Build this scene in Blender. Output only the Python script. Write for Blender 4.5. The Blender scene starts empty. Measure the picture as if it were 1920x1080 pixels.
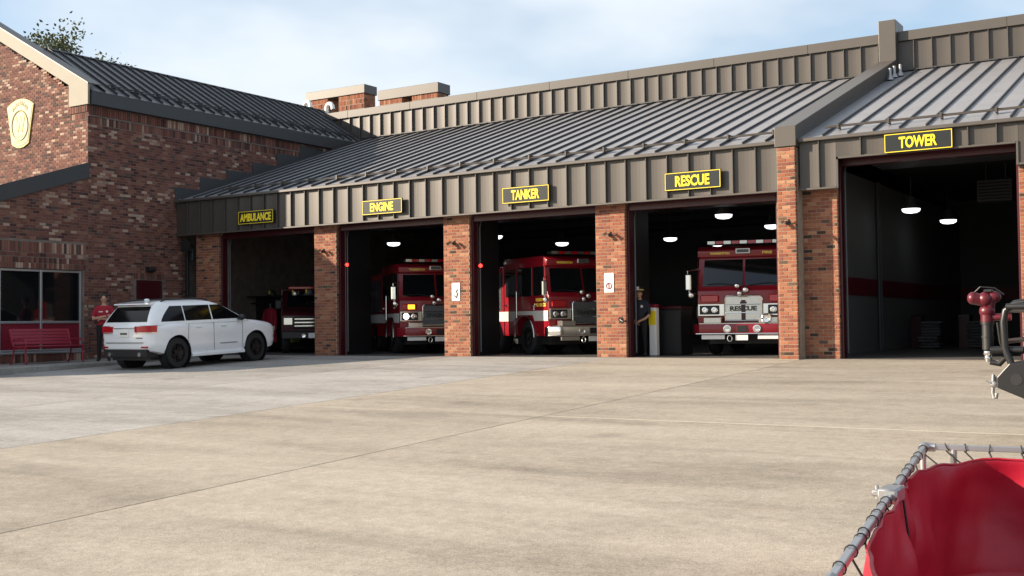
import bpy, bmesh, math, random
from mathutils import Vector, Matrix, noise
R = math.radians
random.seed(7)
scene = bpy.context.scene
COL = scene.collection

# ------------------------------------------------------------------ camera
CAM = Vector((0, 0, 0.8715))
FPX, YAW, PITCH, ROLL = 2127.7, 0.5625, 0.0309, -0.012
fwd = Vector((-math.sin(YAW) * math.cos(PITCH), math.cos(YAW) * math.cos(PITCH), math.sin(PITCH)))
rt0 = Vector((math.cos(YAW), math.sin(YAW), 0)); up0 = rt0.cross(fwd)
rt = rt0 * math.cos(ROLL) + up0 * math.sin(ROLL)
up = -rt0 * math.sin(ROLL) + up0 * math.cos(ROLL)
cd = bpy.data.cameras.new('camera'); cam = bpy.data.objects.new('camera', cd); COL.objects.link(cam)
cd.sensor_width = 36; cd.lens = 36 * FPX / 1920; cd.clip_start = 0.05; cd.clip_end = 3000
M = Matrix((rt, up, -fwd)).transposed().to_4x4(); M.translation = CAM
cam.matrix_world = M
scene.camera = cam

# ------------------------------------------------------------------ world, sun, exposure
SUN_DIR = Vector((1.418, 1.0, -0.642)).normalized()          # direction the light travels
w = bpy.data.worlds.new('World'); scene.world = w; w.use_nodes = True
nt = w.node_tree; nt.nodes.clear()
def nn(t, kind, **kw):
    n = t.nodes.new(kind)
    for k, v in kw.items(): setattr(n, k, v)
    return n
sky = nn(nt, 'ShaderNodeTexSky', sky_type='NISHITA', sun_disc=False)
sky.sun_elevation = math.asin(-SUN_DIR.z); sky.sun_rotation = math.atan2(-SUN_DIR.x, -SUN_DIR.y) % (2 * math.pi)
sky.air_density = 1.0; sky.dust_density = 0.6
bg1 = nn(nt, 'ShaderNodeBackground'); bg1.inputs[1].default_value = 0.095
bg2 = nn(nt, 'ShaderNodeBackground'); bg2.inputs[0].default_value = (0.86, 0.93, 1.0, 1); bg2.inputs[1].default_value = 0.49
tc = nn(nt, 'ShaderNodeTexCoord'); mp = nn(nt, 'ShaderNodeMapping'); mp.inputs['Scale'].default_value = (1.0, 1.0, 2.2)
mp.inputs['Location'].default_value = (3.1, 0.4, 0.2)
n1 = nn(nt, 'ShaderNodeTexNoise'); n1.inputs['Scale'].default_value = 2.0; n1.inputs['Detail'].default_value = 5; n1.inputs['Roughness'].default_value = 0.5
cr = nn(nt, 'ShaderNodeValToRGB'); cr.color_ramp.elements[0].position = 0.37; cr.color_ramp.elements[1].position = 0.57
cr.color_ramp.elements[0].color = (0.12, 0.12, 0.12, 1); cr.color_ramp.elements[1].color = (0.97, 0.97, 0.97, 1)
mx = nn(nt, 'ShaderNodeMixShader'); wo = nn(nt, 'ShaderNodeOutputWorld')
L = nt.links.new
L(tc.outputs['Generated'], mp.inputs['Vector']); L(mp.outputs[0], n1.inputs['Vector']); L(n1.outputs[0], cr.inputs[0])
L(sky.outputs[0], bg1.inputs[0]); L(cr.outputs[0], mx.inputs[0]); L(bg1.outputs[0], mx.inputs[1]); L(bg2.outputs[0], mx.inputs[2])
L(mx.outputs[0], wo.inputs[0])
sd = bpy.data.lights.new('sun', 'SUN'); sun = bpy.data.objects.new('sun', sd); COL.objects.link(sun)
sd.energy = 5.0; sd.angle = R(0.55); sd.color = (1.0, 0.84, 0.66)
sun.rotation_euler = SUN_DIR.to_track_quat('-Z', 'Y').to_euler(); sun.location = (-30, -20, 30)
vs = scene.view_settings; vs.view_transform = 'Standard'; vs.look = 'None'; vs.exposure = 1.1; vs.gamma = 1; vs.use_curve_mapping = False
scene.cycles.max_bounces = 8; scene.cycles.diffuse_bounces = 4; scene.cycles.glossy_bounces = 4; scene.cycles.transmission_bounces = 6

# ------------------------------------------------------------------ materials
def mat(name, col, rough=0.6, metal=0.0, noise_s=0, noise_a=0.0, bump=0.0, bump_s=60, coat=0, emit=None, es=0, spec=0.5, trans=0, src=None, stretch=None):
    m = bpy.data.materials.new(name); m.use_nodes = True
    t = m.node_tree; b = t.nodes['Principled BSDF']
    b.inputs['Base Color'].default_value = (*col, 1); b.inputs['Roughness'].default_value = rough
    b.inputs['Metallic'].default_value = metal; b.inputs['Specular IOR Level'].default_value = spec
    if coat: b.inputs['Coat Weight'].default_value = coat; b.inputs['Coat Roughness'].default_value = 0.04
    if trans: b.inputs['Transmission Weight'].default_value = trans
    if emit: b.inputs['Emission Color'].default_value = (*emit, 1); b.inputs['Emission Strength'].default_value = es
    base = None
    if src == 'obj':
        oi = nn(t, 'ShaderNodeObjectInfo'); base = oi.outputs['Color']
    elif src == 'attr':
        at = nn(t, 'ShaderNodeAttribute'); at.attribute_name = 'bcol'; base = at.outputs['Color']
    geo = nn(t, 'ShaderNodeNewGeometry')
    pos = geo.outputs['Position']
    if stretch:
        mpn = nn(t, 'ShaderNodeMapping'); mpn.inputs['Scale'].default_value = stretch
        t.links.new(pos, mpn.inputs[0]); pos = mpn.outputs[0]
    if noise_a:
        n = nn(t, 'ShaderNodeTexNoise'); n.inputs['Scale'].default_value = noise_s; n.inputs['Detail'].default_value = 6; n.inputs['Roughness'].default_value = 0.6
        t.links.new(pos, n.inputs['Vector'])
        mr = nn(t, 'ShaderNodeMapRange'); mr.inputs[1].default_value = 0.25; mr.inputs[2].default_value = 0.75
        mr.inputs[3].default_value = 1 - noise_a; mr.inputs[4].default_value = 1 + noise_a
        t.links.new(n.outputs[0], mr.inputs[0])
        mm = nn(t, 'ShaderNodeMix', data_type='RGBA', blend_type='MULTIPLY'); mm.inputs[0].default_value = 1
        mm.inputs[6].default_value = (*col, 1)
        if base: t.links.new(base, mm.inputs[6])
        t.links.new(mr.outputs[0], mm.inputs[7]); t.links.new(mm.outputs[2], b.inputs['Base Color'])
    elif base: t.links.new(base, b.inputs['Base Color'])
    if bump:
        n2 = nn(t, 'ShaderNodeTexNoise'); n2.inputs['Scale'].default_value = bump_s; n2.inputs['Detail'].default_value = 4
        t.links.new(pos, n2.inputs['Vector'])
        bp = nn(t, 'ShaderNodeBump'); bp.inputs['Strength'].default_value = bump; bp.inputs['Distance'].default_value = 0.01
        t.links.new(n2.outputs[0], bp.inputs['Height']); t.links.new(bp.outputs[0], b.inputs['Normal'])
    return m

def concrete(name, ramp, big=0.35):
    m = bpy.data.materials.new(name); m.use_nodes = True
    t = m.node_tree; b = t.nodes['Principled BSDF']; b.inputs['Roughness'].default_value = 0.88; b.inputs['Specular IOR Level'].default_value = 0.25
    geo = nn(t, 'ShaderNodeNewGeometry'); oi = nn(t, 'ShaderNodeObjectInfo')
    off = nn(t, 'ShaderNodeVectorMath', operation='MULTIPLY_ADD'); sc = nn(t, 'ShaderNodeCombineXYZ')
    lk = t.links.new
    for i in range(2): lk(oi.outputs['Random'], sc.inputs[i])
    off.inputs[1].default_value = (37, 53, 11)
    lk(sc.outputs[0], off.inputs[0]); lk(geo.outputs['Position'], off.inputs[2])
    def nz(scale, det, rough, vec, dist=0):
        n = nn(t, 'ShaderNodeTexNoise'); n.inputs['Scale'].default_value = scale; n.inputs['Detail'].default_value = det
        n.inputs['Roughness'].default_value = rough; n.inputs['Distortion'].default_value = dist; lk(vec, n.inputs['Vector']); return n.outputs[0]
    st = nn(t, 'ShaderNodeMapping'); st.inputs['Scale'].default_value = (0.35, 1.7, 1.0); st.inputs['Rotation'].default_value = (0, 0, 0.12); lk(off.outputs[0], st.inputs[0])
    a = nz(big, 5, 0.6, st.outputs[0], 0.4); c = nz(2.6, 6, 0.65, geo.outputs['Position']); g = nz(95, 3, 0.7, geo.outputs['Position']); g2 = nz(30, 4, 0.75, geo.outputs['Position'])
    def mth(op, x, y):
        n = nn(t, 'ShaderNodeMath', operation=op)
        for i, v in enumerate((x, y)):
            if hasattr(v, 'links'): lk(v, n.inputs[i])
            else: n.inputs[i].default_value = v
        return n.outputs[0]
    s = mth('ADD', mth('MULTIPLY', a, 0.55), mth('MULTIPLY', c, 0.25))
    s = mth('ADD', s, mth('MULTIPLY', g, 0.42)); s = mth('ADD', s, mth('MULTIPLY', g2, 0.34)); s = mth('SUBTRACT', s, 0.28)
    r = nn(t, 'ShaderNodeValToRGB'); cre = r.color_ramp
    cre.elements[0].position = 0.33; cre.elements[0].color = (*ramp[0], 1); cre.elements[1].position = 0.64; cre.elements[1].color = (*ramp[2], 1)
    e = cre.elements.new(0.48); e.color = (*ramp[1], 1)
    lk(s, r.inputs[0])
    mm = nn(t, 'ShaderNodeMix', data_type='RGBA', blend_type='MULTIPLY'); mm.inputs[0].default_value = 1
    lk(r.outputs[0], mm.inputs[6]); lk(oi.outputs['Color'], mm.inputs[7])
    st2 = nn(t, 'ShaderNodeMapping'); st2.inputs['Scale'].default_value = (0.22, 0.9, 1.0); st2.inputs['Rotation'].default_value = (0, 0, -0.2); lk(geo.outputs['Position'], st2.inputs[0])
    sn = nz(1.15, 7, 0.62, st2.outputs[0], 0.8); md = nz(9.0, 5, 0.7, geo.outputs['Position'])
    mr2 = nn(t, 'ShaderNodeMapRange'); mr2.inputs[1].default_value = 0.50; mr2.inputs[2].default_value = 0.66; mr2.inputs[3].default_value = 1.06; mr2.inputs[4].default_value = 0.87; lk(sn, mr2.inputs[0])
    mr3 = nn(t, 'ShaderNodeMapRange'); mr3.inputs[1].default_value = 0.3; mr3.inputs[2].default_value = 0.7; mr3.inputs[3].default_value = 0.86; mr3.inputs[4].default_value = 1.12; lk(md, mr3.inputs[0])
    m0 = nn(t, 'ShaderNodeMix', data_type='RGBA', blend_type='MULTIPLY'); m0.inputs[0].default_value = 1; lk(mm.outputs[2], m0.inputs[6]); lk(mth('MULTIPLY', mr2.outputs[0], mr3.outputs[0]), m0.inputs[7]); mm = m0
    # dark specks
    vo = nn(t, 'ShaderNodeTexVoronoi'); vo.inputs['Scale'].default_value = 2.3; lk(geo.outputs['Position'], vo.inputs['Vector'])
    thr = mth('LESS_THAN', vo.outputs['Distance'], 0.022)
    m2 = nn(t, 'ShaderNodeMix', data_type='RGBA'); lk(mth('MULTIPLY', thr, 0.85), m2.inputs[0]); lk(mm.outputs[2], m2.inputs[6]); m2.inputs[7].default_value = (0.05, 0.045, 0.04, 1)
    vo2 = nn(t, 'ShaderNodeTexVoronoi'); vo2.inputs['Scale'].default_value = 26; lk(geo.outputs['Position'], vo2.inputs['Vector'])
    pit = mth('MULTIPLY', mth('LESS_THAN', vo2.outputs['Distance'], 0.17), mth('MULTIPLY', mth('GREATER_THAN', c, 0.5), 0.42))
    m3 = nn(t, 'ShaderNodeMix', data_type='RGBA'); lk(pit, m3.inputs[0]); lk(m2.outputs[2], m3.inputs[6]); m3.inputs[7].default_value = (0.07, 0.06, 0.05, 1); m2 = m3
    gf = nz(150, 2, 0.5, geo.outputs['Position']); mr4 = nn(t, 'ShaderNodeMapRange'); mr4.inputs[1].default_value = 0.32; mr4.inputs[2].default_value = 0.68; mr4.inputs[3].default_value = 0.74; mr4.inputs[4].default_value = 1.24; lk(gf, mr4.inputs[0])
    vo3 = nn(t, 'ShaderNodeTexVoronoi'); vo3.inputs['Scale'].default_value = 0.42; lk(geo.outputs['Position'], vo3.inputs['Vector'])
    mr5 = nn(t, 'ShaderNodeMapRange'); mr5.inputs[1].default_value = 0.03; mr5.inputs[2].default_value = 0.13; mr5.inputs[3].default_value = 0.72; mr5.inputs[4].default_value = 1.0; lk(mth('ADD', vo3.outputs['Distance'], mth('MULTIPLY', mth('SUBTRACT', c, 0.5), 0.12)), mr5.inputs[0])
    m4 = nn(t, 'ShaderNodeMix', data_type='RGBA', blend_type='MULTIPLY'); m4.inputs[0].default_value = 1; lk(m2.outputs[2], m4.inputs[6]); lk(mth('MULTIPLY', mr4.outputs[0], mr5.outputs[0]), m4.inputs[7]); m2 = m4
    lk(m2.outputs[2], b.inputs['Base Color'])
    bp = nn(t, 'ShaderNodeBump'); bp.inputs['Strength'].default_value = 0.5; bp.inputs['Distance'].default_value = 0.008
    lk(mth('ADD', g2, mth('MULTIPLY', g, 0.6)), bp.inputs['Height']); lk(bp.outputs[0], b.inputs['Normal'])
    return m

MT = {}
MT['concrete'] = concrete('concrete', ((0.19, 0.168, 0.140), (0.312, 0.282, 0.239), (0.39, 0.356, 0.306)))
MT['walk'] = concrete('sidewalk_concrete', ((0.18, 0.17, 0.15), (0.26, 0.25, 0.23), (0.32, 0.305, 0.28)))
MT['floor'] = mat('sealed_floor', (0.10, 0.095, 0.09), 0.45, noise_s=1.5, noise_a=0.2)
MT['asphalt'] = mat('asphalt', (0.045, 0.043, 0.04), 0.9, noise_s=3, noise_a=0.25)
MT['brick_o'] = mat('brick_single', (1, 1, 1), 0.85, src='obj', noise_s=38, noise_a=0.22, bump=0.35, bump_s=140, spec=0.25)
MT['brick_a'] = mat('brick_field', (1, 1, 1), 0.85, src='attr', noise_s=38, noise_a=0.22, bump=0.35, bump_s=140, spec=0.25)
MT['mortar'] = mat('mortar', (0.31, 0.255, 0.20), 0.95, noise_s=6, noise_a=0.25, spec=0.2)
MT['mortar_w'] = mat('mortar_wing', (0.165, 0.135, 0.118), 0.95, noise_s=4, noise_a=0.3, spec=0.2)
MT['metal'] = mat('bronze_metal', (0.057, 0.049, 0.042), 0.42, 0.0, noise_s=1.3, noise_a=0.08, spec=0.5)
MT['trim'] = mat('bronze_trim', (0.072, 0.064, 0.056), 0.42, 0.0, noise_s=2.3, noise_a=0.06)
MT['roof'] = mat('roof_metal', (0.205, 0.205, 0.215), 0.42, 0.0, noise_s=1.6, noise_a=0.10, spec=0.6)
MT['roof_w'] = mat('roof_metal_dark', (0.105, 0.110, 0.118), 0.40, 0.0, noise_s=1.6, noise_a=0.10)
MT['seam'] = mat('dark_seam_metal', (0.030, 0.029, 0.031), 0.45)  # seams darker than the roof pans
MT['darktrim'] = mat('charcoal_trim', (0.035, 0.036, 0.038), 0.5, noise_s=2, noise_a=0.06)
MT['stone'] = mat('cream_trim', (0.25, 0.23, 0.185), 0.7, noise_s=3, noise_a=0.06)
MT['maroon'] = mat('maroon_paint', (0.045, 0.003, 0.008), 0.35)
MT['redpaint'] = mat('red_panel_paint', (0.18, 0.007, 0.02), 0.4)
MT['benchred'] = mat('bench_red', (0.26, 0.012, 0.03), 0.4)
MT['benchdark'] = mat('cannon_red', (0.085, 0.003, 0.011), 0.4)
MT['firered'] = mat('fire_red', (0.21, 0.004, 0.012), 0.30, coat=0.25)
MT['white'] = mat('white_paint', (0.80, 0.79, 0.76), 0.35)
MT['stripewhite'] = mat('stripe_white', (0.50, 0.49, 0.46), 0.4)
MT['sealant'] = mat('pale_sealant', (0.40, 0.37, 0.315), 0.9)
MT['carwhite'] = mat('car_white', (0.84, 0.86, 0.88), 0.22, coat=1.0)
MT['chrome'] = mat('chrome', (0.82, 0.82, 0.80), 0.12, 1.0)
MT['satin'] = mat('brushed_steel', (0.62, 0.61, 0.57), 0.3, 1.0, noise_s=20, noise_a=0.12)
MT['alu'] = mat('aluminium', (0.46, 0.48, 0.50), 0.36, 0.85)
MT['glass'] = mat('dark_glass', (0.006, 0.007, 0.008), 0.04, spec=0.6)
MT['tint'] = mat('tinted_glass', (0.004, 0.004, 0.005), 0.08, spec=0.22)
MT['black'] = mat('black_plastic', (0.012, 0.012, 0.013), 0.5)
MT['blacksteel'] = mat('black_powder_coat', (0.010, 0.0105, 0.012), 0.38, noise_s=60, noise_a=0.15)
MT['rubber'] = mat('tyre_rubber', (0.014, 0.014, 0.014), 0.75)
MT['rimdark'] = mat('gloss_black_or_shaded_rim', (0.03, 0.03, 0.032), 0.25, 0.6)
MT['signblack'] = mat('sign_black', (0.012, 0.014, 0.013), 0.3)
MT['yellow'] = mat('sign_yellow', (0.85, 0.66, 0.02), 0.4)
MT['badge'] = mat('badge_field', (0.17, 0.17, 0.105), 0.5, noise_s=6, noise_a=0.05)
MT['badgey'] = mat('badge_yellow', (0.33, 0.275, 0.025), 0.5)
MT['redlens'] = mat('red_lens', (0.42, 0.006, 0.014), 0.12, coat=0.6)
MT['wallgrey'] = mat('bay_wall_paint', (0.11, 0.115, 0.12), 0.7, noise_s=2, noise_a=0.05)
MT['wallgrey_lit'] = mat('bay_wall_paint_lit', (0.18, 0.187, 0.19), 0.7, noise_s=2, noise_a=0.05)  # bay wall paint lightened to imitate light in the tower bay
MT['stripe'] = mat('stripe_paint', (0.16, 0.008, 0.025), 0.5)
MT['ceil'] = mat('bay_ceiling', (0.05, 0.05, 0.052), 0.8)
MT['lamp'] = mat('lamp_lens', (0.9, 0.9, 0.88), 0.4, emit=(0.95, 0.97, 1.0), es=1.3)
MT['redlamp'] = mat('red_beacon', (0.8, 0.05, 0.03), 0.3, emit=(1.0, 0.03, 0.02), es=2.6)
MT['amber'] = mat('amber_lamp', (0.9, 0.4, 0.05), 0.3, emit=(1.0, 0.42, 0.02), es=1.6)
MT['headlamp'] = mat('lit_headlamp', (0.9, 0.9, 0.85), 0.2, emit=(1.0, 0.95, 0.85), es=3.0)
MT['grey'] = mat('grey_paint', (0.085, 0.09, 0.10), 0.5)
MT['letterdark'] = mat('dark_letter', (0.02, 0.03, 0.025), 0.5)
MT['gold'] = mat('gold_letter', (0.85, 0.60, 0.08), 0.35)
MT['skin'] = mat('skin', (0.50, 0.27, 0.18), 0.5)
MT['hair'] = mat('dark_hair', (0.02, 0.013, 0.01), 0.6)
MT['redshirt'] = mat('red_cotton', (0.33, 0.012, 0.03), 0.85, noise_s=25, noise_a=0.12)
MT['navy'] = mat('navy_cotton', (0.016, 0.020, 0.032), 0.85, noise_s=25, noise_a=0.15)
MT['pants'] = mat('black_trousers', (0.010, 0.010, 0.013), 0.85)
MT['neon'] = mat('neon_coat', (0.42, 0.50, 0.06), 0.7)
MT['vinyl'] = mat('red_vinyl', (0.34, 0.006, 0.024), 0.46, noise_s=2.2, noise_a=0.14, bump=0.55, bump_s=7)
MT['cord'] = mat('black_cord', (0.006, 0.006, 0.007), 0.7)
MT['leaf'] = mat('leaf', (0.085, 0.105, 0.045), 0.6, noise_s=0.8, noise_a=0.35)
MT['bark'] = mat('bark', (0.10, 0.075, 0.055), 0.9, noise_s=5, noise_a=0.3)
MT['galv'] = mat('galvanised', (0.36, 0.365, 0.37), 0.42, 0.8)
MT['pvc'] = mat('white_pipe', (0.78, 0.76, 0.72), 0.5)
MT['paper'] = mat('notice_paper', (0.80, 0.78, 0.72), 0.7)

# ------------------------------------------------------------------ mesh helpers
WM = {}                                     # world matrices of parents, filled as they are made
def reg(o, m): WM[o.name] = m
class MB:
    def __init__(s): s.v = []; s.f = []; s.m = []; s.cur = 0; s.c = []; s.col = None
    def add(s, vs, fs):
        b = len(s.v); s.v += [tuple(p) for p in vs]
        for f in fs:
            s.f.append([b + i for i in f]); s.m.append(s.cur)
            if s.col is not None: s.c.append(s.col)
        return s
    def box(s, x0, x1, y0, y1, z0, z1, ch=0):
        if x0 > x1: x0, x1 = x1, x0
        if y0 > y1: y0, y1 = y1, y0
        if z0 > z1: z0, z1 = z1, z0
        if ch:
            ch = min(ch, (x1 - x0) * .45, (y1 - y0) * .45, (z1 - z0) * .45)
            vs = []; idx = {}
            for sx, X in ((0, x0), (1, x1)):
                for sy, Y in ((0, y0), (1, y1)):
                    for sz, Z in ((0, z0), (1, z1)):
                        dx = ch if sx == 0 else -ch; dy = ch if sy == 0 else -ch; dz = ch if sz == 0 else -ch
                        for a, p in enumerate(((X, Y + dy, Z + dz), (X + dx, Y, Z + dz), (X + dx, Y + dy, Z))):
                            idx[sx, sy, sz, a] = len(vs); vs.append(p)
            fs = []
            q = [(0, 0), (0, 1), (1, 1), (1, 0)]
            for k in (0, 1):
                f = [idx[k, a, b, 0] for a, b in q]; fs.append(f if k == 0 else f[::-1])
                f = [idx[a, k, b, 1] for a, b in q]; fs.append(f[::-1] if k == 0 else f)
                f = [idx[a, b, k, 2] for a, b in q]; fs.append(f if k == 0 else f[::-1])
            for a in (0, 1):
                for b in (0, 1):
                    e = [idx[a, b, 0, 0], idx[a, b, 1, 0], idx[a, b, 1, 1], idx[a, b, 0, 1]]; fs.append(e)
                    e = [idx[a, 0, b, 0], idx[a, 1, b, 0], idx[a, 1, b, 2], idx[a, 0, b, 2]]; fs.append(e)
                    e = [idx[0, a, b, 1], idx[1, a, b, 1], idx[1, a, b, 2], idx[0, a, b, 2]]; fs.append(e)
                    for c in (0, 1): fs.append([idx[a, b, c, 0], idx[a, b, c, 1], idx[a, b, c, 2]])
            return s.add(vs, fs)
        return s.add([(x0, y0, z0), (x1, y0, z0), (x1, y1, z0), (x0, y1, z0), (x0, y0, z1), (x1, y0, z1), (x1, y1, z1), (x0, y1, z1)],
                     [(0, 3, 2, 1), (4, 5, 6, 7), (0, 1, 5, 4), (1, 2, 6, 5), (2, 3, 7, 6), (3, 0, 4, 7)])
    def prism(s, pts, a0, a1, axis='x'):
        """extrude a 2D polygon; axis x: pts are (y,z); axis y: (x,z); axis z: (x,y)"""
        def P(a, p): return (a, p[0], p[1]) if axis == 'x' else (p[0], a, p[1]) if axis == 'y' else (p[0], p[1], a)
        n = len(pts)
        vs = [P(a0, p) for p in pts] + [P(a1, p) for p in pts]
        return s.add(vs, [list(range(n))[::-1], list(range(n, 2 * n))] + [(i, (i + 1) % n, n + (i + 1) % n, n + i) for i in range(n)])
    def cyl(s, p0, p1, r0, r1=None, n=14, cap=True):
        p0 = Vector(p0); p1 = Vector(p1); r1 = r0 if r1 is None else r1
        d = (p1 - p0).normalized(); a = d.orthogonal().normalized(); b = d.cross(a)
        vs = []
        for p, r in ((p0, r0), (p1, r1)):
            for i in range(n):
                t = 2 * math.pi * i / n; vs.append(p + (a * math.cos(t) + b * math.sin(t)) * r)
        fs = [(i, (i + 1) % n, n + (i + 1) % n, n + i) for i in range(n)]
        if cap: fs += [list(range(n))[::-1], list(range(n, 2 * n))]
        return s.add(vs, fs)
    def tube(s, pts, r, n=10, closed=False):
        pts = [Vector(p) for p in pts]; k = len(pts); rs = r if isinstance(r, (list, tuple)) else [r] * k
        vs = []; ref = None
        for i, p in enumerate(pts):
            a = pts[(i - 1) % k] if (closed or i > 0) else p; b = pts[(i + 1) % k] if (closed or i < k - 1) else p
            d = (b - a).normalized()
            if ref is None: ref = d.orthogonal().normalized()
            ref = (ref - d * ref.dot(d)); ref = ref.normalized() if ref.length > 1e-6 else d.orthogonal().normalized()
            q = d.cross(ref)
            for j in range(n):
                t = 2 * math.pi * j / n; vs.append(p + (ref * math.cos(t) + q * math.sin(t)) * rs[i])
        fs = []
        for i in range(k if closed else k - 1):
            for j in range(n):
                i2 = (i + 1) % k; fs.append((i * n + j, i * n + (j + 1) % n, i2 * n + (j + 1) % n, i2 * n + j))
        if not closed: fs += [list(range(n))[::-1], list(range((k - 1) * n, k * n))]
        return s.add(vs, fs)
    def ell(s, c, rx, ry, rz, nu=14, nv=9):
        vs = [(c[0], c[1], c[2] - rz)]
        for j in range(1, nv):
            t = math.pi * j / nv - math.pi / 2
            for i in range(nu):
                a = 2 * math.pi * i / nu
                vs.append((c[0] + rx * math.cos(t) * math.cos(a), c[1] + ry * math.cos(t) * math.sin(a), c[2] + rz * math.sin(t)))
        vs.append((c[0], c[1], c[2] + rz)); top = len(vs) - 1
        fs = [(0, 1 + (i + 1) % nu, 1 + i) for i in range(nu)]
        for j in range(nv - 2):
            for i in range(nu):
                a = 1 + j * nu + i; b = 1 + j * nu + (i + 1) % nu; fs.append((a, b, b + nu, a + nu))
        o = 1 + (nv - 2) * nu
        fs += [(o + i, o + (i + 1) % nu, top) for i in range(nu)]
        return s.add(vs, fs)
    def lathe(s, prof, c=(0, 0, 0), axis='z', n=24, cap=True):
        """prof: (r, h)"""
        vs = []
        for r, h in prof:
            for i in range(n):
                t = 2 * math.pi * i / n; a, b = r * math.cos(t), r * math.sin(t)
                p = (a, b, h) if axis == 'z' else (h, a, b) if axis == 'x' else (a, h, b)
                vs.append((p[0] + c[0], p[1] + c[1], p[2] + c[2]))
        fs = []
        for k in range(len(prof) - 1):
            for i in range(n): fs.append((k * n + i, k * n + (i + 1) % n, (k + 1) * n + (i + 1) % n, (k + 1) * n + i))
        if cap: fs += [list(range(n))[::-1], list(range((len(prof) - 1) * n, len(prof) * n))]
        return s.add(vs, fs)
    def mesh(s, name, mats, smooth=None, fix=True, bevel=0):
        me = bpy.data.meshes.new(name); me.from_pydata(s.v, [], s.f)
        if not isinstance(mats, (list, tuple)): mats = [mats]
        for m in mats: me.materials.append(MT[m])
        if len(mats) > 1: me.polygons.foreach_set('material_index', s.m)
        if s.c:
            at = me.attributes.new('bcol', 'FLOAT_COLOR', 'FACE')
            at.data.foreach_set('color', [x for c in s.c for x in (*c, 1)])
        if fix or bevel:
            bm = bmesh.new(); bm.from_mesh(me)
            if bevel:
                bmesh.ops.remove_doubles(bm, verts=bm.verts, dist=1e-5)
                es = [e for e in bm.edges if len(e.link_faces) == 2 and e.calc_face_angle(0) > 0.5]
                bmesh.ops.bevel(bm, geom=es, offset=bevel, segments=2, profile=0.5, affect='EDGES', clamp_overlap=True)
            if fix: bmesh.ops.recalc_face_normals(bm, faces=bm.faces)
            bm.to_mesh(me); bm.free()
        if smooth is not None:
            me.polygons.foreach_set('use_smooth', [True] * len(me.polygons)); me.set_sharp_from_angle(angle=R(smooth))
        return me
    def build(s, name, mats, parent=None, smooth=None, local=False, **kw):
        return put(name, s.mesh(name, mats, smooth, **kw), parent, local)
def put(name, me, parent=None, local=False):
    o = bpy.data.objects.new(name, me); COL.objects.link(o)
    m = Matrix.Identity(4)
    if parent is not None:
        o.parent = parent
        if not local: o.matrix_parent_inverse = WM[parent.name].inverted()
        else: m = WM[parent.name].copy()
    reg(o, m)
    return o
def thing(name, label, cat, loc=(0, 0, 0), rz=0, group=None, kind=None):
    o = bpy.data.objects.new(name, None); COL.objects.link(o); o.empty_display_size = 0.2
    o.location = loc; o.rotation_euler = (0, 0, rz)
    reg(o, Matrix.Translation(loc) @ Matrix.Rotation(rz, 4, 'Z'))
    tag(o, label, cat, group, kind); return o
def tag(o, label=None, cat=None, group=None, kind=None):
    if label: o['label'] = label
    if cat: o['category'] = cat
    if group: o['group'] = group
    if kind: o['kind'] = kind
    return o
def text(s, name, matname, parent, mtx, width, height, ext=0.006, local=False, bold=0.02, squash=True):
    cu = bpy.data.curves.new(name, 'FONT'); cu.body = s; cu.align_x = 'CENTER'; cu.extrude = 0.01; cu.offset = bold; cu.resolution_u = 3
    o = bpy.data.objects.new('tmp', cu); COL.objects.link(o)
    dg = bpy.context.evaluated_depsgraph_get(); me = bpy.data.meshes.new_from_object(o.evaluated_get(dg))
    bpy.data.objects.remove(o); bpy.data.curves.remove(cu)
    xs = [v.co.x for v in me.vertices]; ys = [v.co.y for v in me.vertices]
    sx = width / (max(xs) - min(xs)); sy = height / (max(ys) - min(ys)); cx = (max(xs) + min(xs)) / 2; cy = (max(ys) + min(ys)) / 2
    me.transform(mtx @ Matrix.Diagonal((sx, sy, ext / 0.01, 1)) @ Matrix.Translation((-cx, -cy, 0)))
    me.materials.clear(); me.materials.append(MT[matname])
    return put(name, me, parent, local)
def face_mtx(c, u, v):
    """text plane: u = reading direction, v = up"""
    u = Vector(u).normalized(); v = Vector(v).normalized(); n = u.cross(v)
    m = Matrix((u, v, n)).transposed().to_4x4(); m.translation = Vector(c); return m

SLOPE = 0.035; YD = 24.8
def gz(y): return -SLOPE * (YD - max(y, -12)) if y < YD else 0.0

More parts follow.
